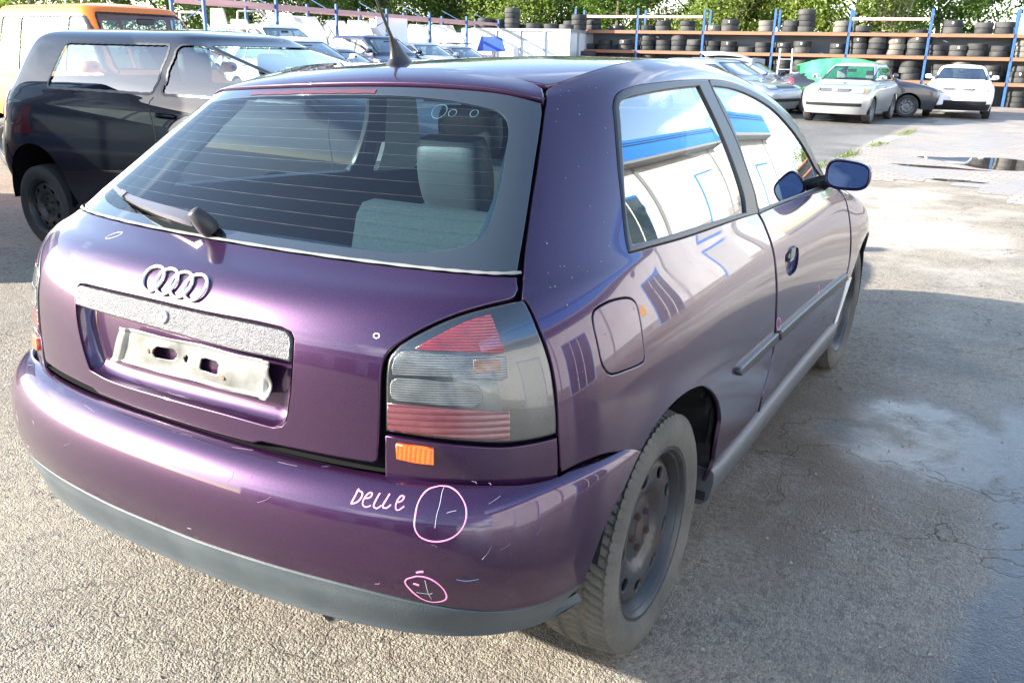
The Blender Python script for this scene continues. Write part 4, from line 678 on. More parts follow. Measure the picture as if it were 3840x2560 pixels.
for mir in (False, True):
    L = panel('taillight', body, 'lamp', smoke, CAR, gap=.002, edge=.005, lift=.001, flange=.03, mirror=mir)
    for nm, z, m, lf in (('red_reflector', 'z_red_top', red_t, .0022), ('indicator_lens', 'z_clear', clear_l, .0022), ('reversing_lens', 'z_rev', clear_l, .0024), ('fog_lens', 'z_red_bot', red_b, .0022)):
        q = panel(nm, body, z, m, L, gap=0, edge=.0015, lift=lf, flange=.002, mirror=mir, step=(.05, .08))
        if z == 'z_clear': panel('indicator_bulb', body, 'z_amber', amb, L, gap=0, edge=.001, lift=.003, flange=.001, mirror=mir, step=(.05, .08))
    sl_ = [[list(p) for p in s] for s in OUT['lamp']]
    panel('side_reflector', body, 'reflector', orange_r, CAR, gap=0, edge=.0015, lift=.008, flange=.009, mirror=mir)
# black gap strip between hatch and lamp is the inner shell showing
# ---------------------------------------------------------------- bumper
BP = panel('rear_bumper', bump, 'bumper', PURPLE, CAR, sym=True, gap=.001, edge=.003, step=(.11, .22), flange=.02)
panel('bumper_lip', bump, 'lip', grey_lip, CAR, sym=True, gap=0, edge=.003, lift=-.001, step=(.12, .25), flange=.02)
pink = mat('pink_marker', (.80, .27, .50), .5)
stroke('marker_writing', bump, [OUT['w%d' % i][0] for i in range(6)], .0028, pink, BP)
stroke('marker_ring', bump, [OUT['wc1'][0]], .0028, pink, BP); stroke('marker_ring', bump, [OUT['wc2'][0]], .0031, pink, BP)
for q_ in ('wd1', 'wd2'): stroke('marker_dash', bump, [OUT[q_][0]], .0042, pink, BP)
stroke('marker_ring', body, [OUT['circ1'][0]], .003, pink, dR); stroke('marker_ring', body, [OUT['circ2'][0]], .003, pink, dR)
stroke('marker_ring', body, [OUT['circ3'][0]], .0016, mat('pale_marker', (.8, .75, .85), .5), tg); stroke('marker_ring', body, [OUT['circ4'][0]], .0016, MATS['pale_marker'], tg)
# scratches
scr = mat('scratched_clearcoat', (.30, .25, .34), .5); rs = random.Random(3); ss = []
def bxy(x, z):   # locate a point on the bumper by x and height
    us = np.linspace(0, 8, 161); vs = np.linspace(4, 9.8, 117)
    return us, vs
for i in range(36):
    u = rs.uniform(-4.2, 4.2); v = rs.uniform(4.6, 9.0); a = rs.gauss(1.2, .7); ln = rs.uniform(.05, .28)
    ss.append([(u, v), (u + ln * .35 * math.cos(a) + .02, v + ln * math.sin(a)), (u + ln * .8 * math.cos(a), v + 2 * ln * math.sin(a))])
ss = [[(a, min(b, 9.6)) for a, b in s] for s in ss]
for q_ in ss: stroke('scratch', bump, [q_], .00045, scr, BP, lift=.0004)
for q_ in ('scr1', 'scr2', 'scr4', 'scr5'): stroke('scuff', bump, [OUT[q_][0]], .0009, mat('pale_scuff', (.34, .34, .42), .6), BP, lift=.0004)
stroke('scuff', bump, [OUT['scr3'][0]], .0018, mat('blue_scuff', (.12, .22, .45), .5), BP, lift=.0004)
# rubber seal between tailgate and bumper
rows = [bump.ev(np.linspace(-2.1, 2.1, 80), np.full(80, 9.75)) + [0, 0, .004], bump.ev(np.linspace(-2.1, 2.1, 80), np.full(80, 9.9)) + [0, .02, .006]]
mesh = MB(); mesh.grid(rows); mesh.build('bumper_seal', black_pl, CAR)
# exhaust
ex = MB(); ex.lathe([(.024, 0), (.024, .2), (.021, .2), (.021, .01)], 20, Matrix.Translation((.375, -.70, .325)), 'y'); ex.lathe([(.0001, 0), (.08, 0), (.09, .02), (.09, .3), (.0001, .3)], 20, Matrix.Translation((.375, -.45, .34)), 'y')
ex.build('exhaust_pipe', mat('exhaust_steel', (.35, .34, .33), .4, .8), CAR, smooth=True)
# ---------------------------------------------------------------- wiper, aerial, mirror
wp = [on_skin(body, OUT['wiper'][k], .02)[0] for k in (2, 0, 3, 1)]
tip, root = wp[0], wp[2]
Ng = body.nrm([0.], [8.3])[0]
def gl_pt(a, b, lift, t): return None
tipuv, rootuv = np.array(OUT['wiper'][2][0]), np.array(OUT['wiper'][3][0])
def wpt(t, lift, side=0.):
    q = rootuv * (1 - t) + tipuv * t; P = on_skin(body, q, lift)[0]; d = on_skin(body, rootuv * .99 + tipuv * .01, 0)[0] - on_skin(body, rootuv, 0)[0]
    n = body.nrm(*q)[0]; s = np.cross(n, d / np.linalg.norm(d)); return P + s * side
W_ = MB()
rows = []
for t, w, h in ((.08, .012, .030), (.12, .017, .038), (.3, .015, .036), (.5, .011, .032), (.72, .008, .026)):
    rows.append([wpt(t, h - .012, -w), wpt(t, h, -w * .75), wpt(t, h, w * .75), wpt(t, h - .012, w)])
W_.grid(rows)
wip = W_.build('wiper', mat('wiper_grey', (.10, .10, .12), .4, .3), CAR, smooth=True, sharp=40)
B_ = MB()
for (a, b, w, h0, h1) in ((.30, 1.0, .003, .001, .016), (.60, 1.0, .0065, .016, .021), (.70, .78, .009, .018, .030)):
    rows = []
    for t in np.linspace(a, b, 14): rows.append([wpt(t, h0, -w), wpt(t, h1, -w), wpt(t, h1, w), wpt(t, h0, w)])
    B_.grid(rows, True); B_.f.append((0 + len(B_.v) - 56, len(B_.v) - 55, len(B_.v) - 54, len(B_.v) - 53)); B_.m.append(0)
B_.build('wiper_blade', mat('wiper_blade_grey', (.10, .10, .11), .4), wip)
cp = on_skin(body, rootuv, 0)[0]; Nn = body.nrm(*rootuv)[0]
dirw = wpt(.3, 0) - wpt(0, 0); dirw /= np.linalg.norm(dirw)
Mk = Matrix.Translation(Vector(cp + Nn * .004)) @ Vector(Nn * .94 + dirw * .34).to_track_quat('Z', 'Y').to_matrix().to_4x4()
K = MB(); K.lathe([(.0001, .062), (.012, .062), (.0155, .058), (.021, .035), (.023, .015), (.021, .006), (.019, 0), (.0001, 0)], 28, Mk, 'z')
K.build('wiper_cap', mat('wiper_cap_black', (.02, .02, .021), .5), wip, smooth=True, sharp=50)
A_ = MB()
ab = np.array([0, .074, 1.4275]); az = float(roof_s.ev(0, .12)[0][2])
rows = []
for z, rx, ry, dy in ((0, .030, .055, 0), (.006, .028, .052, 0), (.02, .021, .036, -.004), (.045, .013, .020, -.018), (.07, .0085, .011, -.034)):
    rows.append([(rx * math.cos(a), ab[1] + dy + ry * math.sin(a), ab[2] - .004 + z) for a in np.linspace(0, 2 * math.pi, 20, endpoint=False)])
A_.grid(rows, True); an = A_.build('aerial_base', black_pl, CAR, smooth=True)
A2 = MB(); p0 = Vector((0, ab[1] - .034, ab[2] + .062)); p1 = Vector((0, -.13, 1.745)); A2.tube([p0, p0.lerp(p1, .25), p0.lerp(p1, .27), p0.lerp(p1, .9), p1], .0045, 8, taper=[1.1, .9, .75, .45, .4]); A2.build('aerial_rod', mat('aerial_rod_black', (.05, .045, .03), .6, bump=(300, .5)), an, smooth=True)
def mirror_part(s):
    mc = Vector((s * .895, 1.735, 1.04))
    # housing: superellipse loft, opening facing back
    rows = []
    def ring(y, w, h, dx=0, dz=0, n=36):
        r = []
        for a in np.linspace(0, 2 * math.pi, n, endpoint=False):
            c, q = math.cos(a), math.sin(a); e = .62
            x = abs(c) ** e * (1 if c > 0 else -1) * w; z = abs(q) ** e * (1 if q > 0 else -1) * h
            z *= 1 - .16 * (x / w) * (1 if z > 0 else -.2)     # top edge slopes down outwards
            r.append((mc.x + s * (x + dx), mc.y + y + x * .12, mc.z + z + dz))
        return r
    for y, w, h, dx in ((.012, .072, .046, 0), (-.004, .078, .053, 0), (-.002, .083, .058, 0), (.02, .084, .059, 0), (.05, .078, .054, 0), (.08, .062, .042, -.004), (.10, .036, .022, -.01), (.105, .001, .001, -.01)): rows.append(ring(y, w, h, dx))
    h = MB(); h.grid(rows, True); H_ = h.build('door_mirror', PURPLE, CAR, smooth=True, sharp=60)
    g = MB(); r = ring(.002, .0735, .0475); r = [Vector(p) + Vector((0, (p[0] - mc.x) * s * .12 * 0, 0)) for p in r]; g.add(r, [tuple(range(len(r)))])
    g.build('mirror_glass', mat('blue_mirror_glass', (.13, .22, .50), .02, 1.), H_)
    a = MB(); a.tube([(s * .775, 1.80, .985), (s * .80, 1.79, 1.0), (s * .83, 1.77, 1.015)], .03, 12, taper=[1.2, 1, .8])
    q = np.array([(11.15, 5.9), (11.45, 6.4), (11.42, 8.0), (11.15, 7.3), (10.55, 5.95)]); P = on_skin(body, q, .006) * [s, 1, 1]; a.add(P, [tuple(range(5))] if s > 0 else [tuple(range(4, -1, -1))])
    P2 = on_skin(body, q, -.01) * [s, 1, 1]; a.grid([list(P), list(P2)], True)
    a.build('mirror_arm', black_pl, H_, smooth=False)
for s in (1, -1): mirror_part(s)
# ---------------------------------------------------------------- wheels
def tyre_mesh(R=.317, w=.0975, rim=.221, tread=True, seg=300, pitch=44):
    prof = [(rim, -.075), (rim + .006, -.088), (rim + .03, -.098), (rim + .055, -.1), (R - .022, -.094), (R - .008, -.086)]
    nt = 25; xs = np.linspace(-.080, .080, nt)
    prof += [(R - .010 * (abs(x) / .08) ** 3.2, x) for x in xs]
    prof += [(R - .008, .086), (R - .022, .094), (rim + .055, .1), (rim + .03, .098), (rim + .006, .088), (rim, .075)]
    rows = []
    for i, (r, a) in enumerate(prof):
        th = np.linspace(0, 2 * math.pi, seg, endpoint=False); rr = np.full(seg, r)
        if tread and 5 <= i < 7 + nt:
            x = a / .08; ph = th * pitch / (2 * math.pi) - abs(x) * 1.9 + .25 * (x > 0)
            g = (ph % 1) < (.24 if abs(x) > .45 else .3)
            if abs(abs(x) - .36) < .06: g = np.ones(seg, bool)
            d = .006
            rr = rr - d * g
        rows.append(np.stack([np.full(seg, a), rr * np.cos(th), rr * np.sin(th)], 1))
    return np.array(rows)
def rim_mesh(mbx, rim=.221, x0=.083, holes=9, depth=.0, nbolt=5):
    """steel disc wheel; outer face towards +x"""
    mbx.lathe([(rim - .001, -.082), (rim + .003, -.085), (rim + .002, -.076), (rim - .014, -.07), (rim - .03, -.03), (rim - .034, .02), (rim - .030, .045), (rim - .016, x0 - .010), (rim + .002, x0 - .004), (rim + .005, x0 + .001), (rim + .003, x0 + .004), (rim - .004, x0 + .003), (rim - .010, x0 - .004), (rim - .018, .058), (rim - .026, .045)], 64)
class Plane:
    nu = nv = 2
    def __init__(s, f): s.f = f
    def ev(s, u, v): u = np.atleast_1d(np.asarray(u, float)); v = np.atleast_1d(np.asarray(v, float)); return np.stack([s.f(np.hypot(u, v)), u, v], 1)
    def nrm(s, u, v):
        u = np.atleast_1d(np.asarray(u, float)); v = np.atleast_1d(np.asarray(v, float)); r = np.hypot(u, v) + 1e-6; e = .002; d = (s.f(r + e) - s.f(r - e)) / (2 * e)
        n = np.stack([np.ones_like(r), -d * u / r, -d * v / r], 1); return n / np.linalg.norm(n, axis=1)[:, None]
def circle(cx, cy, r, n=24, ex=1., ang=0.):
    a = np.linspace(0, 2 * math.pi, n, endpoint=False); c, s = np.cos(a) * r * ex, np.sin(a) * r
    return np.stack([cx + c * math.cos(ang) - s * math.sin(ang), cy + c * math.sin(ang) + s * math.cos(ang)], 1)
tyre_m = mat('dusty_tyre_rubber', (.070, .067, .058), .85, noise=(7, (.125, .117, .098), .8), bump=(90, .25))
def wheel_proto(name, rimcol, tyre_mat, R=.317, w=.0975, rim=.221, holes=9, rusty=True, parent=None, tread=True, seg=300, dish=None):
    root = empty(name)
    if parent: root.parent = parent
    t = tyre_mesh(R, w, rim, tread, seg, 76 if seg > 400 else 44); t[:, :, 0] *= w / .0975
    m = MB(); m.grid(t, True); m.build('tyre', tyre_mat, root, smooth=True, sharp=32)
    rmb = MB(); rim_mesh(rmb, rim); rm = rmb.build('rim', rimcol, root, smooth=True, sharp=40)
    dish = dish or (lambda r: np.interp(r, [0, .03, .065, .085, .110, .132, .170, .184, .20], [.044, .043, .040, .036, .056, .062, .060, .052, .034]))
    k = rim / .221; pl = Plane(lambda r: dish(r / k))
    hs = [circle(.151 * k * math.cos(a), .151 * k * math.sin(a), .0165 * k, 22, 1.4, a + math.pi / 2) for a in np.linspace(0, 2 * math.pi, holes, endpoint=False)]
    panel('disc', pl, circle(0, 0, .193 * k, 96), rimcol, root, holes=hs, gap=0, edge=.002, flange=.008, step=(.012, .012))
    d = MB(); d.lathe([(.0001, -.02), (.17 * k, -.02)], 32); d.build('brake_back', dark, root)
    rust = mat('rusty_hub', (.055, .038, .030), .8, noise=(70, (.06, .03, .02), .8)) if rusty else rimcol
    h = MB(); h.lathe([(.0001, .047), (.020, .047), (.027, .045), (.030, .036)], 28); 
    for i in range(5):
        a = 2 * math.pi * i / 5 + .4; cyy, czz = .050 * math.cos(a), .050 * math.sin(a)
        h.lathe([(.0001, .047), (.005, .047), (.0055, .054), (.0085, .054), (.0095, .050), (.0095, .03)], 6, Matrix.Translation((0, cyy, czz)))
    h.build('hub_and_bolts', rust, root, smooth=True, sharp=30)
    return root
rim_grey = mat('faded_steel_wheel', (.034, .040, .046), .40, .15, noise=(11, (.060, .038, .028), .6), bump=(50, .05))
W0 = wheel_proto('wheel', rim_grey, tyre_m, parent=CAR, seg=608)
spots_w = [(.748, 0, .314, 0), (-.748, 0, .314, math.pi), (.752, 2.512, .314, -.02), (-.752, 2.512, .314, math.pi)]
for i, (x, y, z, r) in enumerate(spots_w):
    w_ = W0 if i == 0 else copy_tree(W0, CAR)
    w_.location = (x, y, z); w_.rotation_euler = (random.uniform(0, 6), 0, r) if False else (0.35 + i, 0, r)
# ---------------------------------------------------------------- cabin
leather = mat('grey_leather', (.040, .045, .046), .45, bump=(120, .06)); trimg = mat('pale_trim_fabric', (.45, .47, .42), .85, bump=(300, .1)); cloth = mat('grey_teal_cloth', (.026, .036, .036), .95, bump=(500, .25), noise=(160, (.042, .054, .052), .7))
headl = mat('headliner', (.48, .48, .44), .9)
def cushion(name, x, y, z, w, d, h, m, parent, tilt=0., r=.035, bulge=.0):
    mbx = MB(); n = 10
    M_ = Matrix.Translation((x, y, z)) @ Matrix.Rotation(tilt, 4, 'X'); rows = []
    for i, zz in enumerate(np.linspace(0, 1, n)):
        a = math.sin(math.pi * zz) ** .35 if 0 < zz < 1 else .35
        ring = []
        for t in np.linspace(0, 2 * math.pi, 28, endpoint=False):
            c, s = math.cos(t), math.sin(t); e = .45
            ring.append(M_ @ Vector((abs(c) ** e * (1 if c > 0 else -1) * w / 2 * (.82 + .18 * a), abs(s) ** e * (1 if s > 0 else -1) * d / 2 * (.5 + .5 * a), zz * h)))
        rows.append(ring)
    mbx.grid(rows, True); mbx.f.append(tuple(range(27, -1, -1))); mbx.f.append(tuple(range((n - 1) * 28, n * 28))); mbx.m += [0, 0]
    return mbx.build(name, m, parent, smooth=True, sharp=60)
for x in (-.34, .36):
    st = cushion('rear_seat_back', x, .14, .50, .62, .15, .58 if x > 0 else .40, leather, CAR, tilt=.2)
    if x > 0: cushion('rear_headrest', .215, .03, 1.075, .20, .10, .185, leather, st, tilt=.18)
    cushion('rear_seat', x, .45, .36, .60, .52, .16, leather, CAR)
for x in (-.36, .36):
    st = cushion('front_seat', x, 1.18, .45, .50, .16, .62, leather, CAR, tilt=.25)
    cushion('headrest', x, .98, 1.10, .26, .10, .19, leather, st, tilt=.1)
    cushion('seat_base', x, 1.45, .34, .50, .50, .16, leather, CAR)
pb = MB()     # load cover ledge on the right, boot side trims
pb.box(-.60, -.30, .86, -.50, .05, .90); pb.build('ledge', cloth, CAR)
for s in (1, -1):
    t = MB()
    q = np.array([[2.6, 8.2], [2.78, 8.5], [2.9, 9.2], [2.9, 10.2], [2.75, 10.9]]); 
    A = on_skin(body, q, -.03); Bq = np.array([[4.6, 7.8], [4.9, 8.4], [5.2, 9.2], [5.4, 10.2], [5.3, 11.0]]); B = on_skin(body, Bq, -.05)
    A[:, 0] *= s; B[:, 0] *= s; t.grid([list(A), list(A * .45 + B * .55 + [0, 0, .0]), list(B)]); t.build('pillar_trim', trimg, CAR, smooth=True)
    t = MB(); A = on_skin(body, np.array([[8.8, 6.6], [8.85, 8.5], [8.95, 11.0]]), -.03); B = on_skin(body, np.array([[9.2, 6.2], [9.25, 8.5], [9.35, 11.0]]), -.03); A[:, 0] *= s; B[:, 0] *= s
    t.grid([list(A + [-s * .02, -.02, 0]), list(B + [-s * .02, .02, 0])]); t.build('door_pillar_trim', trimg, CAR, smooth=True)
rows = [[(x0 + (.60 - x0) * t, y, z) for t in np.linspace(0, 1, 8)] for x0, y, z in ((.20, -.43, .93), (.16, -.34, 1.02), (.12, -.27, 1.09), (.115, -.24, 1.115), (.12, -.20, 1.12), (.13, -.16, 1.10), (.15, -.12, 1.03))]
tb = MB(); tb.grid(rows); tb.build('load_cover', cloth, CAR, smooth=True)
rows = [[tuple(p - np.array([0, 0, .03])) for p in roof_s.ev(np.linspace(-.98, .98, 12), np.full(12, v))] for v in np.linspace(.02, .98, 10)]
hm = MB(); hm.grid(rows); hm.build('headlining', headl, CAR, smooth=True)
db = MB(); db.box(-.70, 1.85, .72, .70, 2.15, .95, bev=.06); db.box(-.70, 1.70, .55, .70, 1.9, .86, bev=.05); db.build('dashboard', mat('dash_plastic', (.03, .032, .035), .6), CAR, smooth=True)
sw = MB(); sw.lathe([(.175 + .014 * math.cos(a), .014 * math.sin(a)) for a in np.linspace(0, 2 * math.pi, 12, endpoint=False)], 40, Matrix.Translation((-.36, 1.62, .87)) @ Matrix.Rotation(.45, 4, 'X'), 'y', close=True)
sw.tube([(-.36, 1.62, .87), (-.36, 1.8, .8)], .04, 10); sw.build('steering_wheel', black_pl, CAR, smooth=True)
im = MB(); im.box(-.10, 1.55, 1.27, .12, 1.575, 1.33, bev=.015); im.build('inner_mirror', black_pl, CAR)
# seat belt hardware seen through the rear window
hk = MB(); hk.tube([(.60, -.18, 1.03), (.605, -.17, .98), (.595, -.16, .93)], .006, 8); hk.build('belt_guide', chrome, CAR, smooth=True)
# round stickers and brake light in the rear window
stk = mat('faded_window_sticker', (.14, .18, .19), .6)
def disc_on(skin, uv, r, lift, name, m, parent, ex=1.):
    c = on_skin(skin, uv, lift)[0]; N = skin.nrm(*np.array(uv).reshape(2))[0]; M_ = Matrix.Translation(Vector(c)) @ Vector(N).to_track_quat('Z', 'Y').to_matrix().to_4x4()
    d = MB(); d.lathe([(.0001, 0), (r, 0), (r, -.0006)], 28, M_, 'z'); return d.build(name, m, parent)

for q_, r_ in zip(OUT['stickers'], (.021, .011, .011)):
    u0, v0 = q_[0]; c_ = body.ev(u0, v0)[0]; du = np.linalg.norm(body.ev(u0 + .05, v0)[0] - c_) / .05; dv = np.linalg.norm(body.ev(u0, v0 + .05)[0] - c_) / .05
    stroke('round_sticker', body, [[(u0 + r_ * .8 / du * math.cos(a), v0 + r_ / dv * math.sin(a)) for a in np.linspace(0, 2 * math.pi, 17)]], .0018, stk, rw, lift=-.002)
bl_ = mat('high_brake_lamp', (.085, .022, .030), .3, coat=.5)
stroke('high_brake_lamp', body, [[(-1.15, 11.12), (-.6, 11.13), (0, 11.14), (.6, 11.13)]], .013, bl_, rw, lift=.0012)
# dried water drops on the quarter panel
rd_ = random.Random(8); drop = mat('dried_drop', (.22, .20, .26), .3)
for i_ in range(38):
    u0, v0 = (rd_.uniform(4.25, 5.7), rd_.uniform(7.0, 12.4)) if i_ < 28 else (rd_.uniform(4.8, 8), rd_.uniform(4.2, 6.0)); c_ = on_skin(body, (u0, v0), .0006)[0]; n_ = body.nrm(u0, v0)[0]; a_ = np.cross(n_, [0, 0, 1.]); a_ /= np.linalg.norm(a_); b_ = np.cross(n_, a_); rr2 = rd_.uniform(.0008, .002)
    m_ = MB(); m_.add([tuple(c_ + (a_ * math.cos(t) + b_ * 1.4 * math.sin(t)) * rr2) for t in np.linspace(0, 2 * math.pi, 7)[:-1]] + [tuple(c_ + n_ * rr2 * .5)], [(k, (k + 1) % 6, 6) for k in range(6)]); m_.build('water_drop', drop, CAR, smooth=True)
# upper left side sheared downwards to fit the roof outline from the camera
def shear_roof_left(o):
    for c in o.children:
        if c.type == 'MESH' and not c.name.startswith(('aerial',)):
            me = c.data; n_ = len(me.vertices); a = np.empty(n_ * 3); me.vertices.foreach_get('co', a); a = a.reshape(-1, 3)
            if c.matrix_local == Matrix.Identity(4) and a[:, 2].max() > 1.12:
                t = np.clip((.30 - a[:, 0]) / .85, 0, 1); k = t * t * (3 - 2 * t) * np.clip((a[:, 2] - 1.10) / .30, 0, 1); a[:, 2] -= .034 * k
                cn = [v.vector.copy() for v in me.corner_normals] if me.has_custom_normals else None
                me.vertices.foreach_set('co', a.ravel()); me.update()
        shear_roof_left(c)
shear_roof_left(CAR)
# window glass is bent evenly: fit its normals with a plane-like field so that reflections stay straight
def even_normals(o):
    me = o.data; V = np.array([v.co for v in me.vertices]); s = 1 if V[:, 0].mean() > 0 else -1
    li = np.array([l.vertex_index for l in me.loops]); cn = np.array([v.vector for v in me.corner_normals]); N = np.zeros_like(V); N[li] = cn
    lo, hi = V[:, 1].min(), V[:, 1].max(); w = ((V[:, 1] > lo + .28 * (hi - lo)) & (abs(N[:, 0]) > .6)) * 1.
    A = np.stack([np.ones(len(V)), V[:, 1], V[:, 2]], 1); out = N.copy()
    for k in range(3): out[:, k] = A @ np.linalg.lstsq(A * w[:, None], N[:, k] * w, rcond=None)[0]
    out /= np.linalg.norm(out, axis=1)[:, None]
    me.normals_split_custom_set_from_vertices([tuple(q) for q in out])
for o_ in (qR, qL, gR, gL): even_normals(o_)
# ================================================================ ground
def gmat():
    m = bpy.data.materials.new('old_asphalt'); m.use_nodes = True; n = m.node_tree.nodes; l = m.node_tree.links; b = n['Principled BSDF']
    tcn = n.new('ShaderNodeTexCoord'); P = tcn.outputs['Object']
    def noise(sc, det=6, ro=.55, vec=None):
        t = n.new('ShaderNodeTexNoise'); t.inputs['Scale'].default_value = sc; t.inputs['Detail'].default_value = det; t.inputs['Roughness'].default_value = ro; l.new(vec or P, t.inputs['Vector']); return t.outputs[0]
    def ramp(s, a, b_, c0=0., c1=1.):
        r = n.new('ShaderNodeMapRange'); r.interpolation_type = 'SMOOTHSTEP'; r.inputs['From Min'].default_value = a; r.inputs['From Max'].default_value = b_; r.inputs['To Min'].default_value = c0; r.inputs['To Max'].default_value = c1; l.new(s, r.inputs['Value']); return r.outputs[0]
    def mth(op, a, b_):
        q = n.new('ShaderNodeMath'); q.operation = op
        for i, s in enumerate((a, b_)):
            if isinstance(s, (int, float)): q.inputs[i].default_value = s
            elif s is not None: l.new(s, q.inputs[i])
        return q.outputs[0]
    def mix(f, a, b_):
        x = n.new('ShaderNodeMix'); x.data_type = 'RGBA'
        for k, s in (('Factor', f), ('A', a), ('B', b_)):
            if isinstance(s, tuple): x.inputs[k].default_value = (*s, 1)
            elif isinstance(s, (int, float)): x.inputs[k].default_value = s
            else: l.new(s, x.inputs[k])
        return x.outputs['Result']
    v1 = n.new('ShaderNodeTexVoronoi'); v1.inputs['Scale'].default_value = 95; l.new(P, v1.inputs['Vector'])
    v2 = n.new('ShaderNodeTexVoronoi'); v2.inputs['Scale'].default_value = 38; l.new(P, v2.inputs['Vector'])
    big = noise(.55, 7); mid = noise(3.2, 8, .62); fine = noise(48, 5, .65); grit = noise(170, 3, .6)
    base = mix(ramp(big, .35, .65), (.330, .278, .205), (.235, .205, .160))
    base = mix(mth('MULTIPLY', ramp(mid, .45, .75), .55), base, (.27, .245, .20))
    base = mix(ramp(fine, .35, .72, 0, .55), base, (.075, .068, .058))
    sc1 = n.new('ShaderNodeSeparateColor'); l.new(v1.outputs['Color'], sc1.inputs[0]); sc2 = n.new('ShaderNodeSeparateColor'); l.new(v2.outputs['Color'], sc2.inputs[0])
    v3 = n.new('ShaderNodeTexVoronoi'); v3.inputs['Scale'].default_value = 210; l.new(P, v3.inputs['Vector']); sc3 = n.new('ShaderNodeSeparateColor'); l.new(v3.outputs['Color'], sc3.inputs[0])
    base = mix(ramp(sc1.outputs[0], .55, 1., 0, .38), base, (.42, .38, .32)); base = mix(ramp(sc1.outputs[1], .6, 1., 0, .32), base, (.09, .08, .068))
    base = mix(ramp(sc3.outputs[0], .6, 1., 0, .28), base, (.42, .40, .36)); base = mix(ramp(sc3.outputs[1], .6, 1., 0, .28), base, (.06, .055, .05)); base = mix(ramp(sc2.outputs[0], .86, .93, 0, .5), base, (.12, .10, .085))
    base = mix(ramp(noise(2.2, 9, .68), .50, .74, 0, .55), base, (.150, .122, .090)); base = mix(ramp(noise(6.5, 7, .7), .56, .74, 0, .45), base, (.13, .11, .09))
    base = mix(ramp(noise(1.4, 9, .72), .60, .72, 0, .5), base, (.40, .36, .29))
    patch = ramp(noise(.8, 5), .42, .58)
    # wet area to the right of the car
    sp = n.new('ShaderNodeSeparateXYZ'); l.new(P, sp.inputs[0]); X, Y = sp.outputs[0], sp.outputs[1]
    base = mix(mth('MULTIPLY', mth('MULTIPLY', ramp(noise(.42, 7, .6), .42, .58), ramp(Y, 4.2, 5.4)), ramp(X, -2.5, -1.0)), base, (.46, .425, .37))  # sunlit ground beyond the car's shadow: brightness painted in as paler patches
    wn_ = noise(.9, 6, .6); side = ramp(mth('ADD', X, mth('MULTIPLY', mth('SUBTRACT', wn_, .5), .9)), .86, 1.25)
    nearr = ramp(Y, 4.6, 8.5, 1, 0); damp = mth('MULTIPLY', side, nearr)
    far = mth('MULTIPLY', ramp(Y, 8, 12), ramp(X, -1.2, -1.0, 1, 0)); dampf = mth('MAXIMUM', damp, far)
    pool = mth('MAXIMUM', ramp(mth('ADD', wn_, mth('MULTIPLY', ramp(mth('ADD', mth('POWER', mth('ABSOLUTE', mth('SUBTRACT', X, 1.32), None), 2), mth('POWER', mth('MULTIPLY', mth('ABSOLUTE', mth('SUBTRACT', Y, 1.75), None), .75), 2)), .0, .34, 1, 0), .42)), .60, .82),
               mth('MULTIPLY', ramp(mth('ADD', X, mth('MULTIPLY', mth('SUBTRACT', wn_, .5), .6)), 1.42, 1.62), ramp(Y, 2.2, 3.0, 1, 0)))
    pool = mth('MULTIPLY', pool, nearr)
    base = mix(mth('MULTIPLY', mth('MAXIMUM', mth('MULTIPLY', damp, ramp(noise(1.1, 7, .65), .46, .66, 0, .42)), mth('MULTIPLY', far, .6)), 1.0), base, (.062, .064, .070)); base = mix(mth('MULTIPLY', pool, .8), base, (.035, .036, .040))
    brown = ramp(mth('ADD', mth('POWER', mth('SUBTRACT', X, .98), 2), mth('POWER', mth('MULTIPLY', mth('SUBTRACT', Y, 1.4), .6), 2)), 0, .55, .95, 0)
    base = mix(mth('MULTIPLY', brown, ramp(mid, .3, .6)), base, (.17, .125, .085))
    # cracks
    dv = n.new('ShaderNodeVectorMath'); dv.operation = 'ADD'; ns = n.new('ShaderNodeTexNoise'); ns.inputs['Scale'].default_value = 3.; ns.inputs['Detail'].default_value = 7; l.new(P, ns.inputs['Vector']); sc_ = n.new('ShaderNodeVectorMath'); sc_.operation = 'SCALE'; sc_.inputs['Scale'].default_value = .75
    l.new(ns.outputs['Color'], sc_.inputs[0]); l.new(P, dv.inputs[0]); l.new(sc_.outputs[0], dv.inputs[1])
    cv = n.new('ShaderNodeTexVoronoi'); cv.feature = 'DISTANCE_TO_EDGE'; cv.inputs['Scale'].default_value = 1.5; l.new(dv.outputs[0], cv.inputs['Vector'])
    crack = mth('MULTIPLY', mth('MULTIPLY', ramp(cv.outputs['Distance'], .001, .008, 1, 0), ramp(noise(.7, 3), .40, .56)), ramp(X, .3, .9, .40, 1))
    base = mix(mth('MULTIPLY', crack, .8), base, (.03, .028, .026)); l.new(base, b.inputs['Base Color'])
    rg_ = mth('SUBTRACT', ramp(fine, .3, .7, .82, .95), mth('MULTIPLY', dampf, .34)); rg_ = mth('SUBTRACT', rg_, mth('MULTIPLY', pool, .44)); l.new(mth('MAXIMUM', rg_, .05), b.inputs['Roughness'])
    b.inputs['Specular IOR Level'].default_value = .5
    h = mth('ADD', mth('MULTIPLY', fine, .35), mth('ADD', mth('MULTIPLY', v1.outputs['Distance'], mth('ADD', -.25, mth('MULTIPLY', patch, -.40))), mth('ADD', mth('MULTIPLY', v3.outputs['Distance'], -.5), mth('MULTIPLY', grit, .55))))
    h = mth('ADD', h, mth('MULTIPLY', sc1.outputs[2], mth('MULTIPLY', patch, .30))); h = mth('ADD', h, mth('MULTIPLY', noise(9, 5, .65), 1.7))
    h = mth('SUBTRACT', h, mth('MULTIPLY', crack, 1.6))
    h = mth('MULTIPLY', h, mth('SUBTRACT', 1.0, mth('MULTIPLY', pool, .90)))
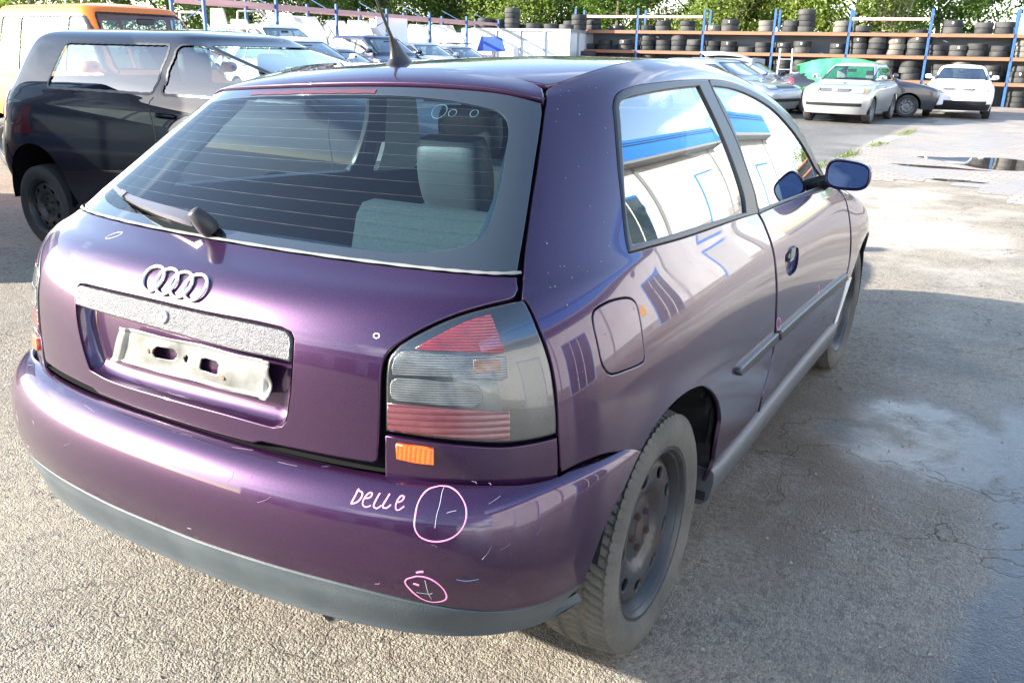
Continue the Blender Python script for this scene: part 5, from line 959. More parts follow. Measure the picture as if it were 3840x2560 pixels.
    bp = n.new('ShaderNodeBump'); bp.inputs['Strength'].default_value = 1.; bp.inputs['Distance'].default_value = .011; l.new(h, bp.inputs['Height']); l.new(bp.outputs[0], b.inputs['Normal'])
    return m
g = MB(); g.add([(-400, -200, 0), (400, -200, 0), (400, 500, 0), (-400, 500, 0)], [(0, 1, 2, 3)]); tag(g.build('ground', gmat()), None, None, kind='structure')
# block paving on the right with puddles
def paving_mat():
    m = bpy.data.materials.new('block_paving'); m.use_nodes = True; n = m.node_tree.nodes; l = m.node_tree.links; b = n['Principled BSDF']
    tcn = n.new('ShaderNodeTexCoord'); mpn = n.new('ShaderNodeMapping'); mpn.inputs['Rotation'].default_value = (0, 0, .12); l.new(tcn.outputs['Object'], mpn.inputs[0])
    br = n.new('ShaderNodeTexBrick'); br.inputs['Scale'].default_value = 1.; br.inputs['Brick Width'].default_value = .22; br.inputs['Row Height'].default_value = .14; br.inputs['Mortar Size'].default_value = .010
    br.inputs['Color1'].default_value = (.34, .30, .26, 1); br.inputs['Color2'].default_value = (.28, .235, .20, 1); br.inputs['Mortar'].default_value = (.15, .12, .10, 1); l.new(mpn.outputs[0], br.inputs['Vector'])
    t = n.new('ShaderNodeTexNoise'); t.inputs['Scale'].default_value = .8; t.inputs['Detail'].default_value = 8; l.new(tcn.outputs['Object'], t.inputs['Vector'])
    r = n.new('ShaderNodeValToRGB'); r.color_ramp.elements[0].position = .42; r.color_ramp.elements[1].position = .60; l.new(t.outputs[0], r.inputs[0])
    x = n.new('ShaderNodeMix'); x.data_type = 'RGBA'; x.inputs['B'].default_value = (.225, .20, .175, 1); l.new(br.outputs['Color'], x.inputs['A']); l.new(r.outputs[0], x.inputs['Factor']); l.new(x.outputs['Result'], b.inputs['Base Color'])
    q = n.new('ShaderNodeMapRange'); q.inputs['To Min'].default_value = .75; q.inputs['To Max'].default_value = .38; l.new(r.outputs[0], q.inputs['Value']); l.new(q.outputs[0], b.inputs['Roughness'])
    bp = n.new('ShaderNodeBump'); bp.inputs['Strength'].default_value = .5; bp.inputs['Distance'].default_value = .006; l.new(br.outputs['Fac'], bp.inputs['Height']); bp.invert = True; l.new(bp.outputs[0], b.inputs['Normal']); return m
rb = random.Random(5)
edge = [(-1.05 + rb.uniform(-.07, .07) + .035 * (y - 12), y) for y in np.linspace(9.2, 62, 60)]
near_edge = []; xq = 6.0
while xq > -.9:
    yq = 9.4 + .9 * math.sin(xq * 1.1 + 1) + .4 * math.sin(xq * 3.1) + rb.choice([0, .14, .28, -.14]); near_edge += [(xq, yq), (xq - .33, yq)]; xq -= .33
pv = near_edge + edge + [(9, 62), (9, 9.6)]
g = MB(); g.add([(x, y, .004) for x, y in pv], [tuple(range(len(pv)))]); tag(g.build('block_paving', paving_mat()), None, None, kind='structure')
water = mat('puddle_water', (.05, .045, .04), .03, spec=.9, bump=(3, .01))
for k, (cx, cy, rx, ry) in enumerate(((1.15, 13.6, 1.0, .8), (.35, 12.4, .6, .14), (.75, 10.9, .32, .12), (2.9, 14.6, .8, .5))):
    pts = [(cx + rx * (1 + .18 * math.sin(3 * a + k) + .12 * math.sin(7 * a)) * math.cos(a), cy + ry * (1 + .2 * math.cos(4 * a + k)) * math.sin(a), .008) for a in np.linspace(0, 2 * math.pi, 60, endpoint=False)]
    g = MB(); g.add(pts, [tuple(range(60))]); tag(g.build('puddle', water), None, None, kind='structure')
gr = MB(); rg2 = random.Random(9)
for i in range(900):
    y = rg2.choice([11.2, 13.3, 15.6, 19]) + rg2.gauss(0, .35); x = -1.05 + .035 * (y - 12) + rg2.gauss(0, .06); h = rg2.uniform(.02, .07); a = rg2.uniform(0, 6.28); dx, dy = .006 * math.cos(a), .006 * math.sin(a)
    gr.add([(x - dx, y - dy, 0), (x + dx, y + dy, 0), (x + rg2.gauss(0, .02), y + rg2.gauss(0, .02), h)], [(0, 1, 2)])
tag(gr.build('joint_weeds', mat('weed_green', (.09, .13, .03), .7)), 'sparse green weeds along the joint of the paving', 'weeds', kind='stuff')
pb_ = MB(); rg3 = random.Random(21)
for i in range(2600):
    x = -1.1 + rg3.gauss(0, 1.25); y = .3 + rg3.gauss(0, 1.3); s = rg3.uniform(.003, .009)
    if -.9 < x < .9 and y > -.75: continue
    pb_.add([(x + s, y, .0), (x - s * .5, y + s * .8, 0), (x - s * .5, y - s * .8, 0), (x, y, s * .9)], [(0, 1, 3), (1, 2, 3), (2, 0, 3)])
tag(pb_.build('loose_gravel', mat('gravel_stone', (.30, .28, .24), .8, noise=(5, (.14, .13, .12), .8))), 'loose gravel stones scattered over the dusty asphalt', 'gravel', kind='stuff')
# ================================================================ workshop building on the right (seen in reflections)
blue = mat('blue_cladding', (.02, .17, .55), .45); wallw = mat('white_render', (.60, .61, .63), .8, noise=(.6, (.46, .46, .46), .6)); dgl = mat('dark_window_glass', (.03, .05, .07), .08, coat=1); soff = mat('grey_soffit', (.22, .23, .24), .7)
ws = empty('workshop_building', (9, 12, 0), 0, 'white rendered workshop with blue fascia beside the purple car', 'building')
def wsb(nm, m, boxes, par=ws):
    k = MB(); [k.box(x0 - 9, y0 - 12, z0, x1 - 9, y1 - 12, z1) for x0, y0, z0, x1, y1, z1 in boxes]; return k.build(nm, m, par)
wsb('wall', wallw, [(9, -6, 0, 20, 30, 5.2)]); wsb('fascia', blue, [(8.3, -6.5, 5.35, 20, 30.5, 6.6)]); wsb('soffit', soff, [(8.3, -6.5, 5.2, 20, 30.5, 5.35)])
wsb('fascia_strip', mat('dark_strip', (.02, .03, .06), .5), [(8.285, -6.5, 6.2, 8.298, 30.5, 6.26), (8.285, -6.5, 6.36, 8.298, 30.5, 6.4)])
for (y0, y1, z0, z1) in ((-3, -.5, .05, 3.6), (3, 5.8, .05, 3.6), (14, 17, .05, 3.6), (24, 27, .05, 3.6)):
    wf = wsb('door_frame' if z0 < .5 else 'window_frame', blue, [(8.94, y0 - .10, z0, 8.998, y1 + .10, z1 + .12)]); wsb('pane', dgl if z0 > .5 or y0 in (3, 14) else mat('roller_shutter', (.45, .47, .48), .5, bump=(9, .6)), [(8.91, y0, z0 + (.02 if z0 < .5 else .12), 8.938, y1, z1)], ws)
wsb('wall_sign', mat('orange_sign', (.85, .42, .03), .6), [(8.95, 12.2, 1.6, 8.998, 12.9, 2.5)]); wsb('flood_lamp', soff, [(8.5, 12.9, 4.5, 8.9, 13.3, 4.8)])
wsb('plinth', mat('grey_plinth', (.28, .28, .27), .8, noise=(2, (.18, .17, .16), .7)), [(8.96, -6, 0, 8.999, -3.2, .6), (8.96, -.3, 0, 8.999, 2.8, .6), (8.96, 6.0, 0, 8.999, 13.8, .6), (8.96, 17.2, 0, 8.999, 23.8, .6), (8.96, 27.2, 0, 8.999, 30, .6)])
wsb('downpipe', soff, [(8.86, y, 0, 8.95, y + .1, 5.19) for y in (1.6, 8.2, 18.2, 28.4)])
wsb('wall_joint', mat('joint_grey', (.42, .41, .39), .8), [(8.992, y, .6, 8.9985, y + .025, 5.19) for y in (-4.2, 1.2, 7.4, 12.0, 18.6, 22.6, 28.0)])
wsb('glazing_bar', mat('white_glazing_bar', (.7, .7, .7), .5), [(8.895, y, .06, 8.909, y + .06, 3.6) for y in (3.9, 4.8, 15, 16)])
w2 = empty('storage_hall', (-10, -17, 0), 0, 'low white storage hall with blue and green stripe behind the photographer', 'building')
def wb2(nm, m, boxes):
    k = MB(); [k.box(x0 + 10, y0 + 17, z0, x1 + 10, y1 + 17, z1) for x0, y0, z0, x1, y1, z1 in boxes]; return k.build(nm, m, w2)
wb2('wall', wallw, [(-9, -21, 0, 12, -17, 3.4)]); wb2('blue_band', blue, [(-9.1, -21, 3.4, 12, -16.9, 4.0)]); wb2('green_band', mat('green_cladding', (.06, .25, .05), .5), [(-9.1, -21, 4.0, 12, -16.9, 4.5)])
wb2('shutters', mat('dark_shutter', (.05, .06, .07), .5), [(x, -17, 0, x + 2.2, -16.96, 2.7) for x in (-7.5, -4, -.5, 3, 6.5)])
# ================================================================ generic parked cars
class GSkin(Skin):
    def ev(s, u, v):
        u = np.atleast_1d(np.asarray(u, float)); a = abs(u); hi = s.nu - 1; m = a > hi
        r = Skin.ev(s, np.where(m, 2 * hi - a, a), v); sg = np.where(u < 0, -1., 1.) * np.where(m, -1., 1.); r[:, 0] *= sg; return r
    def nrm(s, u, v):
        u = np.atleast_1d(np.asarray(u, float)); v = np.atleast_1d(np.asarray(v, float)); e = 4e-3
        v0 = np.clip(v - e, 0, s.nv - 1 - 1e-6); v1 = np.clip(v + e, 0, s.nv - 1 - 1e-6)
        n = np.cross(s.ev(u + e, v) - s.ev(u - e, v), s.ev(u, v1) - s.ev(u, v0)); return n / (np.linalg.norm(n, axis=1)[:, None] + 1e-12)
def car_skin(L, Wd, H, belt, hood, rakeF, rakeR, zr=None, tumble=.17, hoodz=.80, rear_deck=0.):
    X = Wd / 2; lv = []
    def level(zr_, zf, yR, yF, x, c=1.):
        st = []; rc = .55 * c
        for fx, dy in ((0, 0), (.34, .012), (.64, .05), (.85, .13), (.955, .26), (.99, .42)): st.append((x * fx, yR + dy * rc * 1.6, zr_))
        y0, y1 = yR + .6 * rc * 1.9, yF - .6 * rc * 1.9
        for t in (0, .25, .5, .75, 1): st.append((x * (1 + .0 * t), y0 + (y1 - y0) * t, zr_ + (zf - zr_) * t))
        for fx, dy in ((.99, .42), (.955, .26), (.85, .13), (.64, .05), (.34, .012), (0, 0)): st.append((x * fx, yF - dy * rc * 1.6, zf))
        lv.append(st)
    cowl = L - hood; h2 = (hoodz + belt) / 2
    level(.22, .22, .14, L - .12, X * .93); level(.42, .42, .02, L - .02, X * .985); level(.60, .58, 0, L, X); level(.74, hoodz - .07, .045, L - .05, X * .995)
    level(.84, hoodz + .01, .07, L - .20, X * .985); level((.84 + belt) / 2 + .02, h2 + .03, .10, L - hood * .58, X * .955, .9)
    level(belt, belt - .01, .14 + rear_deck * .5, cowl + .03, X * .91, .8); level(belt + .05, belt + .04, .20 + rear_deck, cowl - .06, X * .885, .7)
    zt = H - .10; zm = (belt + .05 + zt) / 2
    level(zm, zm, .20 + rear_deck + rakeR * .52, cowl - .06 - rakeF * .5, X * .885 - tumble * .48, .6)
    level(zt, zt, .20 + rear_deck + rakeR, cowl - .06 - rakeF, X * .885 - tumble, .55)
    yr, yf = .20 + rear_deck + rakeR, cowl - .06 - rakeF
    level(H - .045, H - .05, yr + .06, yf - .09, X * .885 - tumble - .07, .5); level(H - .012, H - .016, yr + .2, yf - .28, (X - tumble) * .62, .35)
    level(H, H, yr + .34, yf - .42, (X - tumble) * .30, .2); level(H + .003, H + .003, yr + .40, yf - .5, .004, .05)
    return GSkin(lv, lam=.01, lamv=.004)
def yz_uv(sk, pts, front=None):
    """(y,z) of the side view -> (u,v) on the right flank"""
    us = np.linspace(3.5, 13, 190); vs = np.linspace(0, 10.5, 130); UU, VV = np.meshgrid(us, vs); P = sk.ev(UU.ravel(), VV.ravel()); out = []
    for y, z in pts:
        i = np.argmin((P[:, 1] - y) ** 2 + (P[:, 2] - z) ** 2); x = np.array([UU.ravel()[i], VV.ravel()[i]])
        for _ in range(4):
            q = sk.ev(*x)[0]; J = np.stack([(sk.ev(x[0] + 1e-3, x[1])[0] - q)[1:] / 1e-3, (sk.ev(x[0], x[1] + 1e-3)[0] - q)[1:] / 1e-3], 1)
            try: d = np.linalg.solve(J, np.array([y, z]) - q[1:])
            except Exception: break
            if np.linalg.norm(d) > .5: break
            x = x + d
        out.append(tuple(x))
    return np.array(out)
bg_glass = glass_mat('parked_car_glass', (.42, .50, .48), ior=1.6, boost=1.2)
bg_glass2 = glass_mat('pale_car_glass', (.62, .72, .68), ior=1.5, boost=.6)
bg_rim = mat('dull_wheel', (.18, .185, .19), .45, .4); bg_tyre = mat('tyre_rubber', (.022, .022, .022), .75, noise=(9, (.06, .058, .052), .6))
seat_dark = mat('seat_fabric', (.07, .075, .08), .9); seat_light = mat('light_seat_fabric', (.30, .31, .30), .9)
WP = wheel_proto('wheel', bg_rim, bg_tyre, R=.305, w=.095, rim=.205, holes=9, rusty=False, tread=False, seg=64)
for o in [WP] + list(WP.children): pass
gap_m = mat('panel_gap', (.004, .004, .005), .8)
def poly_round(pts, r=.04):
    out = []; n = len(pts)
    for i in range(n):
        p = np.array(pts[i]); a = np.array(pts[i - 1]); b = np.array(pts[(i + 1) % n]); da, db = a - p, b - p; la, lb = np.linalg.norm(da), np.linalg.norm(db); k = min(r, la * .4, lb * .4)
        s, e = p + da / la * k, p + db / lb * k
        for t in (0, .33, .67, 1): out.append((1 - t) ** 2 * s + 2 * t * (1 - t) * p + t * t * e)
    return np.array(out)
def densify(poly, ds):
    out = []
    for a, b in zip(poly, np.roll(poly, -1, 0)):
        n = max(1, int(np.linalg.norm(b - a) / ds)); out += [a + (b - a) * i / n for i in range(n)]
    return np.array(out)
def make_car(label, loc, heading, colr, L=4.0, Wd=1.68, H=1.44, belt=.95, hood=1.0, rakeF=.75, rakeR=.30, wb=(.68, 3.15), pillars=(1.0, 2.0), name='parked_car', cat='car', hoodz=.80, glass=None, group=None, lights=True, grille=True, stripped=False, tumble=.17, step=(.30, .30), lift=0., seats=seat_dark, amber=False, win_rear=None, rear_deck=0., doors=True, plate=False, tail=True, noseblack=False, winz=None, badge=None):
    glass = glass or bg_glass
    sk = car_skin(L, Wd, H, belt, hood, rakeF, rakeR, hoodz=hoodz, tumble=tumble, rear_deck=rear_deck)
    c, s = math.cos(heading), math.sin(heading)
    root = empty(name, (loc[0], loc[1], loc[2] if len(loc) > 2 else 0.), heading, label, cat, group)
    hs = []; wins = []
    zb, zt = (belt + .055, H - .145) if winz is None else winz
    # side windows between pillars (y positions), following the raked ends
    yrb = .20 + rear_deck + .32 if win_rear is None else win_rear; yfb = L - hood - .16
    def yr(z): return yrb + max(0, rakeR - .05) * (z - zb) / (zt - zb)
    def yf(z): return yfb - rakeF * (z - zb) / (zt - zb) * .98
    ys = [None] + list(pillars[1:]) + [None]
    cuts = list(pillars)
    bounds = [(yr, cuts[0])] if cuts else []
    edges = [('r', None)] + [('p', q) for q in cuts] + [('f', None)]
    for a, b in zip(edges, edges[1:]):
        def left(z): return yr(z) if a[0] == 'r' else a[1] + .035 - .05 * (z - zb)
        def right(z): return yf(z) if b[0] == 'f' else b[1] - .035 - .05 * (z - zb)
        if b[0] == 'f': poly = [(left(zb), zb), (right(zb), zb), (right(zb + (zt - zb) * .5) + .03, zb + (zt - zb) * .5), (right(zt) + .0, zt), (left(zt), zt)]
        else: poly = [(left(zb), zb), (right(zb), zb), (right(zt), zt), (left(zt), zt)]
        uv = yz_uv(sk, densify(poly_round(poly, .05), .09)); wins.append(uv); hs += [uv, uv * [-1, 1]]
    ws_ = densify(poly_round([(12.9, 7.25), (19.1, 7.25), (18.9, 9.0), (13.1, 9.0)], .25), .22); rs_ = densify(poly_round([(-3.4, 7.2), (3.4, 7.2), (3.1, 8.95), (-3.1, 8.95)], .3), .22)
    hs += [ws_, rs_]
    arches = []
    for yw in wb:
        a = np.linspace(-.32, math.pi + .32, 22); pts = [(yw + .355 * math.cos(t), .31 + .355 * math.sin(t)) for t in a]; pts = [p for p in pts if p[1] > .245] ; pts = [(pts[0][0], .235)] + pts + [(pts[-1][0], .235)]
        uv = yz_uv(sk, pts); hs += [uv, uv * [-1, 1]]
    wl_ = sorted([tuple(p) for p in ws_ if p[0] < 15.93], key=lambda p: math.atan2(p[1] - 8.1, (16 - p[0])))
    rl_ = sorted([tuple(p) for p in rs_ if p[0] > .07], key=lambda p: -math.atan2(p[1] - 8.1, p[0]))
    half = [(0, .03), (15.9995, .03), (15.9995, 7.25)] + wl_ + [(15.9995, 9.0), (15.9995, 12.98), (0, 12.98), (0, 8.95)] + rl_ + [(0, 7.2)]
    half = densify(np.array(half, float), .35)
    hr = [h for h in hs[:-2 - 0] if h[:, 0].mean() > 0 and h is not ws_ and h is not rs_]; hr = [h for h in hs if h is not ws_ and h is not rs_ and h[:, 0].mean() > 0]
    o = panel('body_shell', sk, half, colr, root, holes=hr, gap=0, hole_gap=0, edge=.00002, flange=.0004, step=step)
    me = o.data; n_ = len(me.vertices); V_ = np.array([v.co for v in me.vertices]); F_ = [tuple(p.vertices) for p in me.polygons]
    uvn = np.array([v.vector for v in me.corner_normals]); vn = np.zeros((n_, 3)); li = np.array([l_.vertex_index for l_ in me.loops]); vn[li] = uvn
    bpy.data.objects.remove(o); mesh_obj('body_shell', np.vstack([V_, V_ * [-1, 1, 1]]), F_ + [tuple(i + n_ for i in f[::-1]) for f in F_], colr, root, normals=np.vstack([vn, vn * [-1, 1, 1]]))
    for w in wins:
        for m in (False, True): panel('side_window', sk, w, glass, root, gap=0, edge=.001, flange=.002, lift=-.006, mirror=m, step=(.5, .5))
    panel('windscreen', sk, ws_, glass, root, gap=0, edge=.001, flange=.002, lift=-.006, step=(.5, .5)); panel('rear_screen', sk, rs_, glass, root, gap=0, edge=.001, flange=.002, lift=-.006, step=(.5, .5))
    if lights:
        for m in (False, True):
            panel('headlamp', sk, densify(poly_round([(13.15, 3.05), (14.55, 3.0), (14.6, 3.95), (13.3, 4.05)], .25), .2), mat('headlamp_lens', (.38, .41, .44), .08, coat=1), root, gap=0, lift=.006, edge=.006, mirror=m, step=(.4, .4))
            if amber: panel('indicator', sk, densify(poly_round([(12.6, 3.0), (13.12, 3.05), (13.25, 4.0), (12.7, 3.95)], .12), .15), mat('amber_lens', (.9, .28, .03), .2, coat=1), root, gap=0, lift=.006, edge=.005, mirror=m, step=(.3, .3))
    if grille:
        panel('grille', sk, densify(poly_round([(14.75, 3.15), (17.25, 3.15), (17.35, 3.85), (14.65, 3.85)], .15), .2), black_pl, root, gap=0, lift=.004, edge=.004, step=(.4, .4))
        stroke('grille_bars', sk, [[(14.8, v), (16.0, v), (17.2, v)] for v in (3.3, 3.45, 3.6)], .009, mat('grille_bar', (.3, .3, .31), .4), root, lift=.008)
        panel('bumper_slot', sk, densify(poly_round([(13.2, .95), (18.8, .95), (18.8, 1.4), (13.2, 1.4)], .12), .25), black_pl, root, gap=0, lift=.002, edge=.004, step=(.5, .5))
    if noseblack:
        panel('bumper_lower', sk, densify(poly_round([(12.0, .05), (20.0, .05), (20.0, .95), (12.0, .95)], .1), .25), black_pl, root, gap=0, lift=.006, edge=.006, step=(.5, .4))
    if plate:
        panel('number_plate', sk, densify(poly_round([(15.2, 1.75), (16.8, 1.75), (16.8, 2.3), (15.2, 2.3)], .05), .2), mat('pale_plate', (.55, .55, .53), .5), root, gap=0, lift=.012, edge=.003, step=(.4, .4))
        stroke('plate_marks', sk, [[(15.35 + i * .19 - .04, 1.88), (15.35 + i * .19, 2.18), (15.35 + i * .19 + .05, 1.95)] for i in range(7)], .012, black_pl, root, lift=.0135)
    if tail:
        tl = mat('red_tail_lens', (.55, .02, .03), .15, coat=1)
        for m in (False, True): panel('tail_lamp', sk, densify(poly_round([(2.7, 3.6), (4.6, 3.7), (4.4, 6.0), (3.5, 6.2)], .3), .2), tl, root, gap=0, lift=.005, edge=.005, mirror=m, step=(.4, .4))
    # shut lines
    if doors:
        lines = []
        dy = [pillars[0] - .0] + [q for q in pillars[1:]] + [yfb + .10]
        for k, y in enumerate(dy[:] if len(pillars) > 1 else dy): lines.append([tuple(q) for q in yz_uv(sk, [(y - .02, zb - .02), (y, belt - .12), (y + .01, .6), (y - .01, .30)])])
        lines.append([tuple(q) for q in yz_uv(sk, [(dy[0], .30), (dy[0] + .6, .29), (dy[-1], .30)])])
        for m in (False, True): stroke('door_gap', sk, lines, .007, gap_m, root, lift=.0008, mirror=m)
        for k, y in enumerate(pillars):
            P = on_skin(sk, yz_uv(sk, [(y + .14, belt - .10)]), .012)[0]
            for sx in (1, -1):
                hb_ = MB(); hb_.box(sx * P[0] - .012, P[1] - .09, P[2] - .014, sx * P[0] + .012, P[1] + .09, P[2] + .014, bev=.01); hb_.build('door_handle', colr, root, smooth=True)
    if badge:
        ch = mat('chrome_badge', (.86, .86, .87), .18, 1.); cy_ = 3.5; P0 = sk.ev(16, cy_)[0]; du = np.linalg.norm(sk.ev(15.8, cy_)[0] - P0) / .2; dv = np.linalg.norm(sk.ev(16, cy_ + .05)[0] - P0) / .05
        circ_ = lambda cx, r: [(16 + (cx + r * math.cos(a)) / du, cy_ + r * math.sin(a) / dv) for a in np.linspace(0, 2 * math.pi, 17)]
        if badge == 'rings': stroke('badge_rings', sk, [circ_(x, .034) for x in (-.075, -.025, .025, .075)], .010, ch, root, lift=.016)
        else: stroke('round_badge', sk, [circ_(0, .062), [(16 + x / du, cy_ + z / dv) for x, z in ((-.045, .035), (-.02, -.05), (0, .0), (.02, -.05), (.045, .035))], [(16 + x / du, cy_ + z / dv) for x, z in ((-.022, .052), (0, .01), (.022, .052))]], .013, ch, root, lift=.016)
    if lights:
        for m in (False, True): stroke('lamp_rim', sk, [[(13.15, 3.05), (13.9, 3.0), (14.55, 3.0), (14.62, 3.5), (14.6, 3.95), (13.9, 4.02), (13.3, 4.05), (13.15, 3.5), (13.15, 3.05)]], .012, gap_m, root, lift=.0068, mirror=m)
    # trims around windows (rubber)
    hl_ = [[(12.2, 6.7), (14, 4.6), (15.2, 4.25), (16, 4.22), (16.8, 4.25), (18, 4.6), (19.8, 6.7)]]
    stroke('hood_gap', sk, hl_, .006, gap_m, root, lift=.0008)
    for w in wins:
        for m in (False, True): stroke('window_rubber', sk, [list(map(tuple, np.vstack([w, w[:1]])))], .018, black_pl, root, lift=.002, mirror=m)
    stroke('window_rubber', sk, [list(map(tuple, np.vstack([ws_, ws_[:1]])))], .02, black_pl, root, lift=.002); stroke('window_rubber', sk, [list(map(tuple, np.vstack([rs_, rs_[:1]])))], .02, black_pl, root, lift=.002)
    cab = MB(); cab.box(-Wd * .44, .5, .24, Wd * .44, L - .7, .30)
    for yw in wb:
        for sx in (1, -1):
            rows = [[(x * sx, yw + .36 * math.cos(t), .31 + .36 * math.sin(t)) for t in np.linspace(-.2, math.pi + .2, 18)] for x in (Wd * .485, Wd * .29)]
            rows.append([(Wd * .29 * sx, yw + .02 * math.cos(t), .31 + .02 * math.sin(t)) for t in np.linspace(-.2, math.pi + .2, 18)]); cab.grid(rows)
    cab.box(-Wd * .40, L - hood - .42, .55, Wd * .40, L - hood - .1, belt - .02, bev=.04); cab.build('floor_and_arches', dark, root)
    xs = (-.36, .36)
    for x in xs:
        stt = cushion('front_seat', x, pillars[-1] + .1, .42, .48, .14, belt - .36, seats, root, tilt=.2); cushion('headrest', x, pillars[-1] - .06, belt + .10, .24, .09, .19, seats, stt, tilt=.1)
        cushion('rear_seat', x, max(.75, pillars[0] - .15) if len(pillars) < 2 else pillars[0], .5, .52, .14, belt - .5, seats, root, tilt=.2)
    im_ = MB(); im_.box(-.11, L - hood - .1 - rakeF * .78, H - .23, .11, L - hood - .08 - rakeF * .78, H - .165, bev=.01); im_.build('inner_mirror', black_pl, root)
    s_ = MB(); s_.lathe([(.18 + .013 * math.cos(a), .013 * math.sin(a)) for a in np.linspace(0, 2 * math.pi, 8, endpoint=False)], 28, Matrix.Translation((-.36, L - hood - .5, belt - .05)) @ Matrix.Rotation(.5, 4, 'X'), 'y', close=True); s_.build('steering_wheel', black_pl, root, smooth=True)
    for sx in (1, -1):
        m = MB(); P = on_skin(sk, yz_uv(sk, [(yfb - .14, zb + .02)]), .0)[0]
        rows = []
        for dy_, w, h in ((-.03, .07, .045), (-.045, .085, .06), (0, .088, .062), (.05, .075, .05), (.08, .03, .02)):
            rows.append([(sx * (P[0] + .13 + w * (abs(math.cos(a)) ** .6) * (1 if math.cos(a) > 0 else -1)), P[1] + dy_, P[2] + .06 + h * (abs(math.sin(a)) ** .6) * (1 if math.sin(a) > 0 else -1)) for a in np.linspace(0, 2 * math.pi, 20, endpoint=False)])
        m.grid(rows, True); m.f.append(tuple(range(20))); m.m.append(0); m.tube([(sx * (P[0] - .02), P[1] + .01, P[2] + .01), (sx * (P[0] + .1), P[1] + .01, P[2] + .04)], .022, 8); m.build('door_mirror', colr, root, smooth=True, sharp=50)
    for yw in wb:
        for sx in (1, -1):
            w_ = copy_tree(WP, root); w_.name = 'wheel'; w_.location = (sx * (Wd / 2 - .115), yw, .302 - lift); w_.rotation_euler = (rb.uniform(0, 6), 0, 0 if sx > 0 else math.pi)
    if lift:
        pass
    root['sk'] = 0; del root['sk']
    if lift: root.location.z += lift
    return root, sk
PI = math.pi
def hd(vx, vy): return math.atan2(-vx, vy)          # heading angle so that local +y points along (vx, vy)
def place_front(vx, vy, fx, fy):                      # rear-centre location from the front-centre point
    return None
def carat(front, h, L):                               # front = front-centre ground point, h = heading vector
    n = math.hypot(*h); return (front[0] - h[0] / n * L, front[1] - h[1] / n * L)
navy = paint('navy_black_paint', (.0015, .002, .007), metal=0., rough=.6); navy.node_tree.nodes['Principled BSDF'].inputs['Coat IOR'].default_value = 1.42; orange = paint('orange_paint', (.66, .18, .03), metal=.0, rough=.5, dirt=.3); orange.node_tree.nodes['Principled BSDF'].inputs['Coat Weight'].default_value = .35
silver = paint('silver_paint', (.50, .52, .54), metal=.6, rough=.35); silverblue = paint('silver_blue_paint', (.36, .42, .50), metal=.6, rough=.35); whitep = paint('white_paint', (.78, .78, .77), metal=0, rough=.4)
darkblue = paint('dark_blue_paint', (.015, .02, .05), metal=.4, rough=.35); greyp = paint('dark_grey_paint', (.05, .055, .065), metal=.5, rough=.35); anth = paint('violet_grey_paint', (.05, .045, .07), metal=.5, rough=.35)
# the dark hatchback on the left, side on
L = 4.35
make_car('navy hatchback parked side-on behind the purple car, on black steel wheels', (-5.46, 2.78, 0), hd(1, 0), navy, L=L, Wd=1.68, H=1.47, belt=1.03, hood=.80, rakeF=1.26, rakeR=.06, wb=(.66, 3.13), pillars=(1.98,), lift=.10, glass=bg_glass2, win_rear=.80, tumble=.19, step=(.2, .2), winz=(1.06, 1.37))
nv_ = [o for o in bpy.data.objects if o.get('label', '').startswith('navy hatchback parked side-on')][0]
blk_rim = mat('black_steel_wheel', (.010, .011, .012), .45); blk_tyre = mat('black_tyre', (.012, .012, .012), .8)
for w_ in nv_.children:
    if w_.name.startswith('wheel'):
        for c_ in w_.children: c_.data = c_.data.copy(); c_.data.materials[0] = blk_tyre if c_.name.startswith('tyre') else blk_rim
cp_ = MB(); cp_.lathe([(.085, 0), (.088, .003), (.091, 0)], 32, Matrix.Translation((.838, .46, .88)) @ Matrix.Rotation(-.12, 4, 'Y'), 'x'); cp_.build('fuel_cap', navy, nv_, smooth=True)
o, _ = make_car('tall orange van-like car with bluish windscreen behind the navy hatchback', (*carat((-5.85, 4.85), (1, -.08), 3.9), 0), hd(1, -.08), orange, L=3.9, Wd=1.72, H=1.90, belt=1.10, hood=.85, rakeF=.62, rakeR=.10, wb=(.65, 3.1), pillars=(1.0, 2.0), hoodz=.92, tumble=.16, glass=bg_glass2, cat='van', name='parked_van')
make_car('unseen dark blue panel van added left of the navy hatchback to cast shade on it', (-5.70, .55, 0), hd(-1, 0), darkblue, L=4.6, Wd=1.84, H=2.45, belt=1.35, hood=.7, rakeF=.5, rakeR=.02, wb=(.8, 3.6), pillars=(1.2, 2.8), hoodz=1.0, tumble=.08, name='parked_van', cat='van')  # out-of-view blocker, added for the shade over the navy hatchback's flank
V = (-.25, .97)
def rowcar(label, x, y, h, colr, z=0., **k):
    return make_car(label, (x, y, z), hd(*h), colr, **k)[0]
# right-hand group
rowcar('small silver hatchback with orange indicators facing the camera', *carat((-2.8, 20.8), (-.06, -1), 3.72), (-.06, -1), silver, L=3.72, Wd=1.64, H=1.42, belt=.93, hood=.98, rakeF=.62, wb=(.62, 3.0), pillars=(1.75,), amber=True, badge='round', seats=seat_light, glass=bg_glass2)
rowcar('white hatchback with black lower bumper facing the camera in front of the rack', *carat((-.40, 25.4), (.07, -1), 4.1), (.07, -1), whitep, L=4.1, Wd=1.74, H=1.42, belt=.95, hood=1.05, rakeF=.68, wb=(.75, 3.25), pillars=(1.9,), noseblack=True, plate=True, badge='rings', glass=bg_glass)
rowcar('pale blue-silver estate without front bumper beyond the purple roof', *carat((-4.1, 21.9), (.93, -.36), 4.4), (.93, -.36), silverblue, L=4.4, Wd=1.76, H=1.44, belt=.95, hood=1.15, rakeF=.72, rakeR=.25, wb=(.85, 3.5), pillars=(.95, 2.0), glass=bg_glass)
